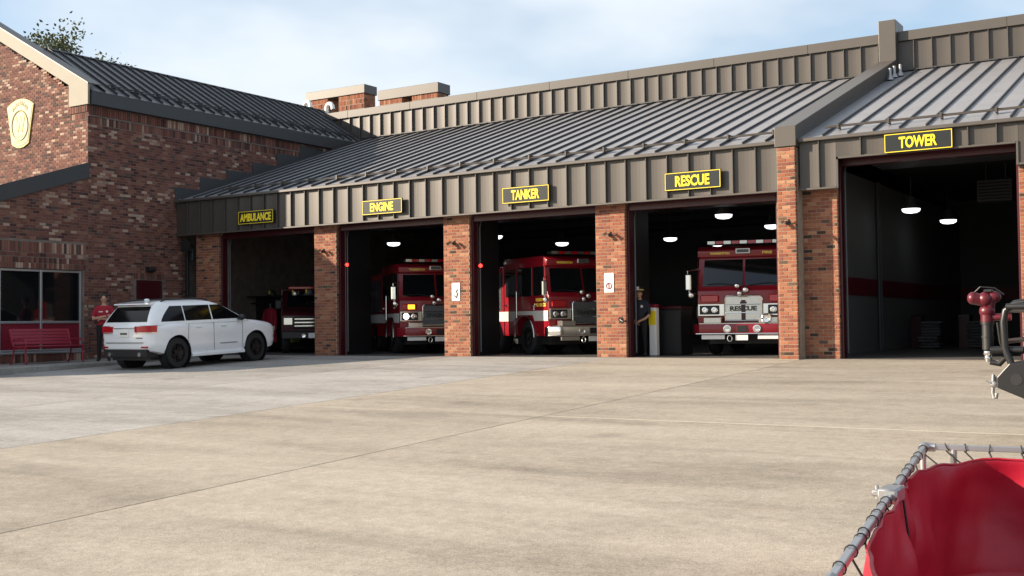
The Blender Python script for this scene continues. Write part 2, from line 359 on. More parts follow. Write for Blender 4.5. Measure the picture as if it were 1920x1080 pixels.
# ------------------------------------------------------------------ ground and apron
g = MB(); ys = (-400, -12, YD, 60, 900)
for i, y in enumerate(ys):
    g.v += [(-900, y, gz(y) - 0.07), (900, y, gz(y) - 0.07)]
for i in range(len(ys) - 1): g.f.append([2 * i, 2 * i + 1, 2 * i + 3, 2 * i + 2])
g.m = [0] * len(g.f)
tag(g.build('ground', 'asphalt', fix=False), kind='structure')
apron = thing('apron', 'concrete apron of large slabs in front of the bays', 'apron', (-12, 12, gz(12)), kind='structure')
xj = [-43.0 + 0.0, -35.9, -31.3, -26.7, -22.1, -17.35, -12.6, -7.95, 1.4, 6.0, 10.6]
yj = [-12.0, 1.8, 13.35, YD]
slab_tone = {}
for i in range(len(xj) - 1):
    for j in range(len(yj) - 1):
        a0, a1, b0, b1 = xj[i] + .011, xj[i + 1] - .011, yj[j] + .006, yj[j + 1] - .006
        b = MB(); n = 0.012
        vs = [(a0, b0, gz(b0)), (a1, b0, gz(b0)), (a1, b1, gz(b1)), (a0, b1, gz(b1))]
        dn = [(x, y, z - .1) for x, y, z in vs]
        b.add(vs + dn, [(0, 1, 2, 3), (4, 7, 6, 5), (0, 4, 5, 1), (1, 5, 6, 2), (2, 6, 7, 3), (3, 7, 4, 0)])
        o = b.build('slab', 'concrete', apron)
        t = random.uniform(0.93, 1.05)
        cool = xj[i] < -13 or (xj[i] < -12.7)
        o.color = (0.97 * t, 1.03 * t, 1.14 * t, 1) if cool else (t, t * .985, t * .955, 1)
b = MB(); b.add([(-7.9, 13.338, gz(13.338) + .003), (1.35, 13.338, gz(13.338) + .003), (1.35, 13.362, gz(13.362) + .003), (-7.9, 13.362, gz(13.362) + .003), (-7.9, 13.338, gz(13.338) - .05), (1.35, 13.338, gz(13.338) - .05), (1.35, 13.362, gz(13.362) - .05), (-7.9, 13.362, gz(13.362) - .05)], [(0, 1, 2, 3), (4, 7, 6, 5), (0, 4, 5, 1), (1, 5, 6, 2), (2, 6, 7, 3), (3, 7, 4, 0)])
b.build('joint_sealant', 'sealant', apron)
fl = MB(); fl.box(-31.5, 12, YD + .006, 43, -.06, 0.0)
tag(fl.build('bay_floor', 'floor'), kind='structure')
# sidewalk with kerb along the wing
XW = -28.11
def wz(y): return -0.012 * (YD - y)
sw = thing('sidewalk', 'raised concrete pavement along the brick wing', 'sidewalk', (-26.8, 20, 0), kind='structure')
KX = -25.75
yy = [6.0, 8.5, 11.0, 13.5, 15.9, 18.1, 20.6, 23.1, 24.75]
for i in range(len(yy) - 1):
    a, c = yy[i] + .005, yy[i + 1] - .005
    b = MB(); b.add([(XW, a, wz(a)), (KX - .16, a, wz(a)), (KX - .16, c, wz(c)), (XW, c, wz(c)), (XW, a, gz(a) - .05), (KX - .16, a, gz(a) - .05), (KX - .16, c, gz(c) - .05), (XW, c, gz(c) - .05)],
                    [(0, 1, 2, 3), (0, 4, 5, 1), (1, 5, 6, 2), (2, 6, 7, 3), (3, 7, 4, 0)])
    o = b.build('slab', 'walk', sw); o.color = (random.uniform(.9, 1.05),) * 3 + (1,)
    b = MB()
    prof = lambda y: [(KX - .152, wz(y) + .004), (KX - .03, wz(y) + .002), (KX - .008, wz(y) - .02), (KX, gz(y) - .05), (KX - .152, gz(y) - .05)]
    p, q = prof(a), prof(c); n = len(p)
    b.add([(x, a, z) for x, z in p] + [(x, c, z) for x, z in q], [list(range(n)), list(range(n, 2 * n))[::-1]] + [(k, (k + 1) % n, n + (k + 1) % n, n + k) for k in range(n)])
    o = b.build('kerb_stone', 'walk', sw); o.color = (random.uniform(.85, 1.0),) * 3 + (1,)

# ------------------------------------------------------------------ bricks
BL, BH, JT = 0.2032, 0.0813, 0.011
PAL_P = [((0.41, 0.155, 0.085), 30), ((0.36, 0.128, 0.075), 28), ((0.45, 0.19, 0.105), 18), ((0.29, 0.098, 0.064), 14), ((0.50, 0.26, 0.15), 5), ((0.085, 0.05, 0.038), 3), ((0.16, 0.10, 0.065), 4)]
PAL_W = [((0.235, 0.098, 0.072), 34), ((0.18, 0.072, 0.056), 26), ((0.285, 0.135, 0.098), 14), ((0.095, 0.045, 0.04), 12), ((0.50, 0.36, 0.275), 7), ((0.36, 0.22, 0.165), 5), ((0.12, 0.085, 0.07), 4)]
def pick(pal, p=None):
    if pal is PAL_W and p is not None:
        q = noise.noise(p * 0.9) + .5 * noise.noise(p * 2.3); pal2 = [(c, w * (max(.15, 1 + 3.2 * q) if i in (4, 5) else 1)) for i, (c, w) in enumerate(pal)]
    else: pal2 = pal
    r = random.uniform(0, sum(w for _, w in pal2))
    for c, w in pal2:
        r -= w
        if r <= 0: break
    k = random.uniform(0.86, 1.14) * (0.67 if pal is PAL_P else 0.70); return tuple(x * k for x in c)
BCACHE = {}
def brick_mesh(l, h, d):
    k = (round(l, 3), round(h, 3), round(d, 3))
    if k not in BCACHE:
        b = MB(); c = 0.004; l, h = l / 2, h / 2
        b.add([(-l, 0, -h), (l, 0, -h), (l, 0, h), (-l, 0, h), (-l + c, d, -h + c), (l - c, d, -h + c), (l - c, d, h - c), (-l + c, d, h - c)],
              [(4, 5, 6, 7), (0, 1, 5, 4), (1, 2, 6, 5), (2, 3, 7, 6), (3, 0, 4, 7)])
        BCACHE[k] = b.mesh('brick', 'brick_o', fix=False)
    return BCACHE[k]
class Bricks:
    """gathers bricks of one piece of masonry; flush() makes the nearest ones objects, the rest one stuff part"""
    def __init__(s, pal): s.items = []; s.pal = pal
    def field(s, o, u, n, u0, u1, v0, v1, keep=None, soldier=False, phase=0, proud=0.008, tone=1.0):
        o = Vector(o); u = Vector(u).normalized(); n = Vector(n).normalized()
        L0, H0 = (BH, BL + JT * .0) if soldier else (BL, BH)
        rows = max(1, round((v1 - v0) / H0)); H = (v1 - v0) / rows
        for r in range(rows):
            off = 0 if soldier else (0.5 * L0 if (r + phase) % 2 else 0)
            x = u0 - off
            while x < u1 - 0.005:
                a, b = max(x, u0), min(x + L0, u1); x += L0
                if b - a < 0.03: continue
                uc, vc = (a + b) / 2, v0 + (r + .5) * H
                if keep and not keep(a, b, vc): continue
                d = proud + random.uniform(-.002, .002)
                c = o + u * uc + Vector((0, 0, vc))
                s.items.append((c, u, n, b - a - JT, H - JT, round(d, 3), tuple(k * tone for k in pick(s.pal, c))))
    def flush(s, parent, single=0, key=None, name='brick'):
        it = s.items
        if single and key: it = sorted(it, key=key)
        for c, u, n, l, h, d, col in it[:single]:
            o = bpy.data.objects.new(name, brick_mesh(l, h, d)); COL.objects.link(o); o.parent = parent
            m = Matrix((u, n, Vector((0, 0, 1)))).transposed().to_4x4(); m.translation = c
            o.matrix_parent_inverse = WM[parent.name].inverted(); o.matrix_basis = m; o.color = (*col, 1)
        rest = it[single:]
        if not rest: return
        b = MB()
        Z = Vector((0, 0, 1))
        for c, u, n, l, h, d, col in rest:
            k = .004; b.col = col; l, h = l / 2, h / 2
            vs = [c - u * l - Z * h, c + u * l - Z * h, c + u * l + Z * h, c - u * l + Z * h]
            vs += [c + n * d - u * (l - k) - Z * (h - k), c + n * d + u * (l - k) - Z * (h - k), c + n * d + u * (l - k) + Z * (h - k), c + n * d - u * (l - k) + Z * (h - k)]
            fl = u.cross(n).z > 0
            fs = [(4, 5, 6, 7), (0, 1, 5, 4), (1, 2, 6, 5), (2, 3, 7, 6), (3, 0, 4, 7)]
            b.add(vs, fs)
        o = b.build('brickwork', 'brick_a', parent, fix=False); o['kind'] = 'stuff'
CAMD = lambda it: (it[0] - CAM).length

# ------------------------------------------------------------------ main building (apparatus bays)
YF, Y0 = 24.70, 25.0
ZE, ZB = 4.80, 3.74
YP, ZPB, ZPP, ZPT = 34.08, 8.08, 8.98, 9.27
XR = 5.2                                     # right end of the building, outside the frame
FX0, FX1 = -8.47, -7.98                      # fin wall between the roofs
st = thing('fire_station', 'brick fire station with open vehicle bays under a bronze standing seam metal roof', 'fire station', (-15, 30, 0))
pitch = 4.657; PX = [-22.59 + pitch * i for i in range(4)]; PW = 0.84
pillars = [(-27.55, -26.55), (PX[0], PX[0] + PW), (PX[1], PX[1] + PW), (PX[2], PX[2] + PW - .03), (PX[3], FX0 + .04)]
doors = [(pillars[i][1], pillars[i + 1][0]) for i in range(4)]
XU = (1, 0, 0); FN = (0, -1, 0)
def pillar(x0, x1, y, ztop, single, tone=1.0, right=True, phase=0):
    b = MB(); b.box(x0, x1, y, 25.42, -.05, ztop)
    p = b.build('brick_pillar', 'mortar', st)
    bk = Bricks(PAL_P)
    bk.field((x0, y, 0), XU, FN, 0, x1 - x0, 0.0, ztop, phase=phase, tone=tone)
    if right: bk.field((x1, y, 0), (0, 1, 0), (1, 0, 0), 0, .10, 0.0, ztop, phase=phase + 1, tone=tone)
    bk.flush(p, single, CAMD)
    return p
for i, (a, c) in enumerate(pillars[:4]): pillar(a, c, Y0, 3.9, 90 if i == 3 else 0, phase=i)
pillar(PX[3], FX0 + .03, Y0, 3.9, 0, right=False)
pillar(FX0 + .04, FX1 - .04, 24.52, 4.70, 95)
pillar(FX1 - .035, -7.24, Y0, 3.9, 95, phase=1)
pillar(-3.53, -2.75, Y0, 4.2, 20)
# maroon door frames
for (a, c, zt) in [(d[0], d[1], 3.70) for d in doors] + [(-7.24, -3.53, 4.36)]:
    b = MB(); b.box(a + .002, a + .06, 25.10, 25.32, 0.0, zt, .006); b.box(c - .06, c - .002, 25.10, 25.32, 0.0, zt, .006)
    b.box(a + .062, c - .062, 25.12, 25.30, zt - .10, zt + .12, .006)
    b.build('door_frame', 'maroon', st)
    # raised sectional door under the ceiling, on two tracks
    zd = zt + .22
    for k in range(5):
        b = MB(); b.box(a + .14, c - .14, 25.75 + k * .62, 25.75 + k * .62 + .605, zd, zd + .05, .008)
        b.build('door_section', 'grey', st)
    for x in (a + .06, c - .06):
        b = MB(); b.tube([(x, 25.42, 0.1), (x, 25.42, zt - .25), (x, 25.5, zt - .02), (x, 25.7, zd + .02), (x, 28.9, zd + .02)], .022, 6); b.build('door_track', 'grey', st)
for x in (PX[0], PX[1], PX[2]):  # added black piers, block the sun from the tanker's side
    b = MB(); b.box(x + .03, x + .55, 25.43, 26.9, 0.0, 4.4, .01); b.build('sun_block_pier', 'black', st)
# lintel/soffit behind the fascia
b = MB(); b.box(XW + .01, FX0 - .002, YF + .06, 25.5, 3.86, 4.74); b.build('lintel', 'darktrim', st)
b = MB(); b.box(FX1 + .002, XR, YF + .06, 25.5, 4.50, 4.74); b.box(FX1 + .002, -7.26, YF + .06, 25.0, 3.88, 4.5); b.box(-3.5, XR, YF + .06, 25.0, 3.9, 4.5); b.build('lintel', 'darktrim', st)
b = MB(); b.box(-2.745, XR, 25.0, 25.4, -.05, 4.2); ew = b.build('front_wall', 'mortar', st)
bk = Bricks(PAL_P); bk.field((-2.745, 25.0, 0), XU, FN, 0, 2.2, 0, 4.2); bk.flush(ew)
# fascia panels with upstanding ribs
PP = 0.5465
def fascia(x0, x1, z0, z1, y, name='fascia_panel', m='metal', pp=PP, rib=.068, start=None):
    x = x0 if start is None else start
    cache = {}
    while x < x1 - .02:
        a, c = max(x, x0), min(x + pp, x1)
        b = MB(); j = random.uniform(-.006, .006)
        n = 6; wd = c - a
        fr = []
        for k in range(n + 1):
            t = k / n; fr.append((a + wd * t, y + .012 * math.sin(math.pi * t) + j * .3 * (t - .5)))
        vs = [(X, Y, z0) for X, Y in fr] + [(X, Y, z1) for X, Y in fr] + [(a, y + .055, z0), (c, y + .055, z0), (a, y + .055, z1), (c, y + .055, z1)]
        k0 = 2 * (n + 1)
        fs = [(i, i + 1, n + 2 + i, n + 1 + i) for i in range(n)]
        fs += [[k0, k0 + 1] + [i for i in range(n, -1, -1)], [n + 1 + i for i in range(n + 1)] + [k0 + 3, k0 + 2], (k0, 0, n + 1, k0 + 2), (n, k0 + 1, k0 + 3, 2 * n + 1), (k0 + 1, k0, k0 + 2, k0 + 3)]
        b.add(vs, fs)
        if c < x1 - .03: b.box(c - .011, c + .011, y - rib, y + .02, z0 + .004, z1 - .004, .003)
        b.build(name, m, st, fix=True)
        x += pp
fascia(XW + .01, FX0 - .002, ZB + .05, ZE, YF)
fascia(FX1 + .012, -7.16, 3.78, ZE, YF, start=FX1 + .012 - .1)
fascia(-7.155, -3.48, 4.42, ZE, YF, start=-7.155)
fascia(-3.475, XR, 3.98, ZE, YF, start=-3.475)
b = MB()
b.box(XW + .01, FX0 - .002, YF - .035, YF + .052, ZB, ZB + .048, .006); b.build('fascia_drip_edge', 'trim', st)
b = MB(); b.box(FX1 + .01, -7.15, YF - .035, YF + .052, 3.73, 3.778, .006); b.box(-7.15, -7.11, YF - .03, YF + .05, 3.73, 4.36, .006); b.box(-7.108, -3.522, YF - .035, YF + .052, 4.37, 4.418, .006); b.box(-3.52, -3.476, YF - .03, YF + .05, 3.93, 4.418, .006); b.box(-3.474, XR, YF - .035, YF + .052, 3.93, 3.978, .006)
b.build('fascia_drip_edge', 'trim', st)
# gutters
for a, c in ((XW + .01, FX0 - .002), (FX1 + .002, XR)):
    b = MB(); b.box(a, c, YF - .11, YF + .06, ZE + .003, ZE + .085, .012); b.build('gutter', 'trim', st)
# roofs: one pan and seam per panel
SR = (ZPB - (ZE + .09)) / (YP - (YF - .03))
def zr(y): return ZE + .09 + SR * (y - (YF - .03))
nrm = Vector((0, -SR, 1)).normalized()
def roof_panels(x0, x1, pp, mname='roof'):
    x = x0
    while x < x1 - .02:
        c = min(x + pp, x1); b = MB()
        def sl(xa, xb, t0, t1, ya, yb):
            A = [Vector((X, Y, zr(Y))) for X, Y in ((xa, ya), (xb, ya), (xb, yb), (xa, yb))]
            b.add([p + nrm * t0 for p in A] + [p + nrm * t1 for p in A], [(0, 3, 2, 1), (4, 5, 6, 7), (0, 1, 5, 4), (1, 2, 6, 5), (2, 3, 7, 6), (3, 0, 4, 7)])
        sl(x, c, -.03, random.uniform(-.001, .002), YF - .03, YP - .001)
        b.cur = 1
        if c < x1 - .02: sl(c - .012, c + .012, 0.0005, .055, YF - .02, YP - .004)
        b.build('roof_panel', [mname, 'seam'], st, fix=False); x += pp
roof_panels(XW - .3, FX0 - .002, PP)
roof_panels(FX1 + .002, XR, PP)
def bar_on_roof(a, c, y, h):
    b = MB(); b.tube([(a, y, zr(y) + h), (c, y, zr(y) + h)], .016, 6); b.tube([(a, y + .14, zr(y + .14) + h), (c, y + .14, zr(y + .14) + h)], .016, 6)
    b.build('snow_guard_rail', 'metal', st)
    x = a + .3
    while x < c:
        b = MB(); b.box(x - .02, x + .02, y - .03, y + .17, zr(y) + .06, zr(y + .14) + h + .03); b.build('snow_guard_clip', 'metal', st); x += PP * 2
bar_on_roof(XW + 1.6, FX0 - .15, 25.15, .105); bar_on_roof(FX1 + .45, XR, 25.15, .105)
# parapet wall above the roof
fascia(-30.9, FX0, ZPB - .02, ZPP, YP, 'parapet_panel', pp=.508); fascia(FX1, XR, ZPB - .02, ZPP, YP, 'parapet_panel', pp=.508, start=FX1 - .06)
cx = [-31.1, -28.95, -25.9, -22.85, -19.8, -16.75, -13.7, -10.65, FX0 - .002]
for a, c in list(zip(cx, cx[1:])) + [(FX1 + .002, -5.0), (-5.0, -1.9), (-1.9, 1.2), (1.2, XR)]:
    b = MB(); b.box(a + .002, c - .002, YP - .075, YP + .45, ZPP + .003, ZPT, .008); b.build('parapet_cap', 'trim', st)
b = MB(); b.box(-30.8, XR, YP + .056, YP + .40, ZPB - 1.5, ZPP); b.build('parapet_core', 'trim', st)
b = MB()
for a, c in ((-29.2, FX0 - .01), (FX1 + .01, XR)): b.box(a, c, YP - .08, YP - .003, ZPB + .015, ZPB + .05)
b.build('parapet_flashing', 'darktrim', st)
# fin wall with metal coping between the two roofs
fin = [(24.49, 4.72), (24.49, 5.17), (33.78, 8.40), (33.78, 9.60), (34.75, 9.60), (34.75, 7.0), (25.3, 4.4), (25.3, 4.72)]
b = MB(); b.prism(fin, FX0, FX1); b.build('fin_wall', 'trim', st, bevel=.012)
for i, (x, y) in enumerate(((-7.86, 32.55), (-7.84, 32.95), (-7.72, 33.15))):
    b = MB(); b.lathe([(.11, 0), (.10, .04), (.055, .12), (.042, .14), (.042, .33), (.036, .34)], (x, y, zr(y) + .01), n=14); b.build('vent_pipe', 'galv', st, smooth=40)
# building shell
b = MB(); b.box(-31.6, -31.4, 25.4, 43.2, -.05, 4.75); b.build('interior_wall', 'ceil', st)  # darker ceiling tone stands in for shade on this wall
b = MB(); b.box(-31.4, XR + .2, 43.0, 43.2, -.05, 9.2); b.build('back_wall', 'wallgrey', st)
b = MB(); b.box(-8.36, -8.09, 25.425, 42.99, 0.0, 4.6); b.build('interior_wall', 'wallgrey_lit', st)
b = MB(); b.box(-8.088, -8.07, 25.5, 42.9, 1.48, 1.93); b.box(-8.06, XR, 42.97, 42.995, 1.48, 1.93); b.build('wall_stripe', 'stripe', st)
b = MB(); b.cyl((-8.02, 31.5, 0), (-8.02, 31.5, 4.6), .045, n=10); b.cyl((-8.02, 31.75, 0), (-8.02, 31.75, 4.6), .025, n=8); b.build('conduit', 'grey', st)
b = MB(); b.box(XR, XR + .25, 25.0, 43.2, -.05, 9.2); b.build('side_wall', 'mortar', st)
b = MB(); b.box(-31.4, -8.37, 25.5, 42.99, 4.60, 4.70); b.box(-8.08, XR, 25.5, 42.99, 5.05, 5.12); b.build('ceiling', 'ceil', st)
b = MB(); b.box(-31.0, XR, YP + .41, 43.1, 8.9, 9.0); b.build('rear_roof_deck', 'darktrim', st)
for i, y in enumerate((28.0, 31.0, 34.0, 37.0, 40.0)):
    b = MB(); b.box(-31.3, -8.38, y, y + .12, 4.42, 4.598); b.build('ceiling_joist', 'ceil', st)

# brick vent shafts behind the parapet
def shaft(x0, x1, y0, y1, z0, zc, zt, gap, label=None):
    p = MB(); p.box(x0 + .06, gap[0], y0, y1, z0, zc); p.box(gap[1], x1 - .06, y0, y1, z0, zc); o = p.build('vent_shaft', 'mortar', st)
    bk = Bricks(PAL_P)
    for a, c in ((x0 + .06, gap[0]), (gap[1], x1 - .06)):
        zz = zc
        while zz - .22 > z0:
            bk.field((a, y0, 0), XU, FN, 0, c - a, zz - .21, zz, soldier=True); zz -= .22
        bk.field((c, y0, 0), (0, 1, 0), (1, 0, 0), 0, y1 - y0, z0, zc)
    bk.flush(o)
    b = MB(); b.box(x0, x1, y0 - .06, y1 + .06, zc + .002, zt, .01); b.build('shaft_cap', 'trim', st)
shaft(-34.75, -31.35, 38, 38.75, 8.0, 10.92, 11.30, (-33.5, -32.85))
shaft(-30.62, -27.42, 38, 38.75, 8.0, 10.48, 10.90, (-29.35, -28.82))

# ------------------------------------------------------------------ brick wing
YG = 21.40
wg = thing('station_wing', 'gabled brick wing with dark metal roof, tall window and red door beside the bays', 'building', (-34, 24, 0))
XL = -41.2; XA = (XL + XW) / 2
RK = 0.53
def rake(x): return 8.05 + RK * ((-28.05 - x) if x > XA else (x - (XL - .06)))
b = MB(); b.prism([(XL, -.1), (XW, -.1), (XW, 7.42), (XA, rake(XA) - .45), (XL, 7.42)], YG, YG + .35, 'y'); gw = b.build('gable_wall', 'mortar_w', wg)
b = MB(); b.box(XW - .35, XW, YG + .352, 43.2, -.1, 7.44); sdw = b.build('side_wall', 'mortar_w', wg)
b = MB(); b.box(XL, XL + .3, YG + .352, 43.2, -.1, 7.44); b.box(XL + .3, XW - .35, 42.9, 43.2, -.1, 7.44); b.build('rear_wall', 'mortar_w', wg)
# lower front section
def shed(y): return 5.67 - .33 * (YG - y)
YS = 14.2
WX0, WX1 = 15.95, 21.22                       # window opening along the wall
b = MB(); b.prism([(YS, -.4), (WX0, -.4), (WX0, shed(WX0) - .02), (YS, shed(YS) - .02)], XW - .3, XW)
b.prism([(WX0 + .001, 2.545), (YG - .001, 2.545), (YG - .001, shed(YG) - .02), (WX0 + .001, shed(WX0) - .02)], XW - .3, XW)
b.prism([(WX1, -.3), (YG - .001, -.3), (YG - .001, 2.544), (WX1, 2.544)], XW - .3, XW)
b.prism([(WX0 + .001, -.4), (WX1 - .001, -.4), (WX1 - .001, .22), (WX0 + .001, .22)], XW - .3, XW)
lw = b.build('low_wall', 'mortar_w', wg)
b = MB(); b.box(XL, XW - .301, YS, YS + .3, -.6, shed(YS) - .02); b.build('low_front_wall', 'mortar_w', wg)
b = MB(); b.box(XL, XW - .301, YS + .301, YG - .002, 2.95, 3.05); b.build('low_roof', 'roof_w', wg)
b = MB(); b.prism([(YS - .22, shed(YS - .22) - .40), (YG + .01, shed(YG) - .40), (YG + .01, shed(YG) + .06), (YS - .22, shed(YS - .22) + .06)], XW, XW + .06); b.build('low_roof_rake_trim', 'darktrim', wg, bevel=.006)
DY0, DY1, DZ = 23.12, 24.10, 2.32
VN = (0, 1, 0); XN = (1, 0, 0)
b = MB(); b.box(XW - .25, XW + .012, YG + .02, YG + .02, 0, 0)
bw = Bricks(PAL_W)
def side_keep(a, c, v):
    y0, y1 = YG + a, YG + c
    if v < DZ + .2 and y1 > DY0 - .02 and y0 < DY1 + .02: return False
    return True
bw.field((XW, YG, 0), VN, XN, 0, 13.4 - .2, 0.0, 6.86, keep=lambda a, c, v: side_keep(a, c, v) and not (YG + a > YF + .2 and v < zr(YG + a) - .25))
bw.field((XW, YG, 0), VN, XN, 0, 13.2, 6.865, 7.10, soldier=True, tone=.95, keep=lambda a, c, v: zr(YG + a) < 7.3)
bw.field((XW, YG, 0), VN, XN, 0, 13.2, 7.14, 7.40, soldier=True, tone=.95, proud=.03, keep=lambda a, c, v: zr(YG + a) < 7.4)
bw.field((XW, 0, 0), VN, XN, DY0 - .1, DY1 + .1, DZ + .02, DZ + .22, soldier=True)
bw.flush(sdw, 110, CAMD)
b = MB(); b.box(XW + .001, XW + .028, YG, 30.5, 7.10, 7.14); b.build('string_course', 'mortar_w', wg)
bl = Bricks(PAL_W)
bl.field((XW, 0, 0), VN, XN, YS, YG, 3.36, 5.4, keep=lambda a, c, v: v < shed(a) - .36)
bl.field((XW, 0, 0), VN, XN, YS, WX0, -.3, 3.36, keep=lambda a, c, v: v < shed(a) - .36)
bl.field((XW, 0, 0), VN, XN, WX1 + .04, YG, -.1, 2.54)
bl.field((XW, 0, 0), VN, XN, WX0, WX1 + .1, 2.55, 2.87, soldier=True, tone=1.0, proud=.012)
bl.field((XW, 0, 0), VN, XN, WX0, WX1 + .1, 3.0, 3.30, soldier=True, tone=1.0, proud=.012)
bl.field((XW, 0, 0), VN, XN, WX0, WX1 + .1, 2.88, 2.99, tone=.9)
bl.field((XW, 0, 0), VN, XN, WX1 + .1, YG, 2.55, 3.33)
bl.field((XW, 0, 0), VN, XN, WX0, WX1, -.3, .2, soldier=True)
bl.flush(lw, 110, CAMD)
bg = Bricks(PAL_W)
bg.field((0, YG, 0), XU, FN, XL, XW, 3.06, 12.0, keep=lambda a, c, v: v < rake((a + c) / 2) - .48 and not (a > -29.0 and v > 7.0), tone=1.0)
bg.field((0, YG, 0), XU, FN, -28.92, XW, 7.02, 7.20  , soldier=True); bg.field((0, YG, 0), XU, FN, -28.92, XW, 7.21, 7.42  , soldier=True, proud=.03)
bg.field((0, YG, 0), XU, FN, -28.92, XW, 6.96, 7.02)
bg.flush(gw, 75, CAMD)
# cream rake trim with a kicked return at the eave
def band(sgn):
    x0, x1 = (XA, XW + .08) if sgn > 0 else (XA, XL - .08)
    pts = [(x0, rake(x0)), (x1, rake(x1)), (x1, 7.43), (x1 - sgn * .88, 7.43), (x1 - sgn * .88, rake(x1 - sgn * .88) - .42), (x0, rake(x0) - .42)]
    b = MB(); b.prism(pts, YG - .07, YG - .001, 'y'); return b
band(1).build('rake_trim', 'stone', wg, bevel=.006); band(-1).build('rake_trim', 'stone', wg, bevel=.006)
for sgn in (1, -1):
    x0, x1 = (XA, XW + .10) if sgn > 0 else (XA, XL - .10)
    b = MB(); b.prism([(x0, rake(x0) + .003), (x1, rake(x1) + .003), (x1, rake(x1) + .035), (x0, rake(x0) + .035)], YG - .09, YG + .40, 'y'); b.build('rake_coping', 'trim', wg)
# wing roof
XRG, ZRG = -30.75, 9.52; XEV, ZEV = XW + .16, 7.83
sw_ = (ZRG - ZEV) / (XRG - XEV)
wn = Vector((-sw_, 0, 1)).normalized()
def zw(x): return ZEV + sw_ * (x - XEV)
y = YG + .05; k = 0
WP = .43
while y < 42.6:
    c = y + WP; b = MB()
    def sl(ya, yb, t0, t1, e=0):
        A = [Vector((X, Y, zw(X))) for X, Y in ((XEV - e, ya), (XRG, ya), (XRG, yb), (XEV - e, yb))]
        b.add([p + wn * t0 for p in A] + [p + wn * t1 for p in A], [(0, 1, 2, 3), (4, 7, 6, 5), (0, 4, 5, 1), (1, 5, 6, 2), (2, 6, 7, 3), (3, 7, 4, 0)])
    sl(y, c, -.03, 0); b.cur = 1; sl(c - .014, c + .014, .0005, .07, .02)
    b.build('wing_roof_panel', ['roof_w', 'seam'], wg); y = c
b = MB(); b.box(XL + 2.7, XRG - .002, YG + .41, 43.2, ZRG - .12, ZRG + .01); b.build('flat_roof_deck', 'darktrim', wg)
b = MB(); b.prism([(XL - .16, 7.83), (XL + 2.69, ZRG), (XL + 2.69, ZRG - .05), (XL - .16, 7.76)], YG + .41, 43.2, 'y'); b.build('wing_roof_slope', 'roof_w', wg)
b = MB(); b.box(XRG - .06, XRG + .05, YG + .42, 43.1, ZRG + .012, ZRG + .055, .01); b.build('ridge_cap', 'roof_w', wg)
b = MB(); b.box(XW + .002, XW + .17, YG + .02, 34.0, 7.42, 7.80, .012); b.build('eave_fascia', 'darktrim', wg)
b = MB(); b.tube([(XW - .12, YG + .9, zw(XW - .12) + .10), (XW - .12, 33.6, zw(XW - .12) + .10)], .015, 6); b.tube([(XW - .26, YG + .9, zw(XW - .26) + .10), (XW - .26, 33.6, zw(XW - .26) + .10)], .015, 6); b.build('snow_guard_rail', 'darktrim', wg)
y = YG + 1.05
while y < 33.6:
    b = MB(); b.box(XW - .29, XW - .09, y - .02, y + .02, zw(XW - .12) + .03, zw(XW - .26) + .12); b.build('snow_guard_clip', 'darktrim', wg); y += WP * 2
# stepped flashing where the bay roof meets the wing
steps = [(24.62, 25.65, 5.30), (25.65, 26.84, 5.74), (26.84, 28.01, 6.09), (28.01, 29.18, 6.48), (29.18, 30.32, 6.94), (30.32, 31.6, 7.36)]
for a, c, z in steps:
    b = MB(); b.box(XW + .013, XW + .032, a + .001, c - .001, zr(a) - .25, z, .003); b.build('step_flashing', 'darktrim', wg)
# window
fr = MB(); xg = XW - .10
def fb(y0, y1, z0, z1): fr.box(xg - .03, xg + .05, y0, y1, z0, z1, .006)
mull = [WX0, 17.28, 18.58, 19.86, WX1 - .065]
for m_ in mull: fb(m_, m_ + .065, .23, 2.54)
for a, c in zip(mull, mull[1:]):
    for z in (.23, 1.02, 2.47): fb(a + .067, c - .002, z, z + .065)
wf = fr.build('window_frame', 'alu', wg)
for a, c in zip(mull, mull[1:]):
    b = MB(); b.box(xg - .005, xg + .005, a + .068, c - .003, 1.088, 2.467); b.build('window_pane', 'glass', wg)
    b = MB(); b.box(xg - .005, xg + .012, a + .068, c - .003, .298, 1.017); b.build('spandrel_panel', 'redpaint', wg)
b = MB(); b.box(xg - 1.6, xg - 1.5, WX0, WX1, .2, 2.6); b.build('room_wall', 'wallgrey', wg)
b = MB(); b.box(XW - .11, XW + .04, WX0 - .02, WX1 + .02, .17, .225, .008); b.build('window_sill', 'alu', wg)
# red door
b = MB(); b.box(XW + .002, XW + .022, DY0, DY0 + .055, wz(23.5), DZ, .004); b.box(XW + .002, XW + .022, DY1 - .055, DY1, wz(23.5), DZ, .004); b.box(XW + .002, XW + .022, DY0 + .056, DY1 - .056, DZ - .055, DZ, .004); b.build('door_frame', 'maroon', wg)
b = MB(); b.box(XW + .0, XW + .014, DY0 + .06, DY1 - .06, wz(23.5) + .01, DZ - .06, .004); dr = b.build('door', 'maroon', wg)
b = MB(); b.box(XW + .014, XW + .05, DY0 + .12, DY0 + .15, .95, 1.08, .004); b.cyl((XW + .05, DY0 + .13, 1.0), (XW + .05, DY0 + .26, 1.0), .012, n=8); b.build('door_handle', 'satin', dr)
lmp = thing('wall_lamp', 'small dark bracket lamp over the red door of the brick wing', 'lamp', (XW + .02, 23.6, DZ + .3))
b = MB(); b.box(XW + .01, XW + .05, 23.45, 23.75, DZ + .24, DZ + .42, .01); b.build('back_plate', 'black', lmp)
b = MB(); b.prism([(XW + .05, DZ + .42), (XW + .20, DZ + .36), (XW + .20, DZ + .28), (XW + .05, DZ + .24)], 23.47, 23.73, 'y'); b.build('lamp_housing', 'black', lmp, bevel=.01)
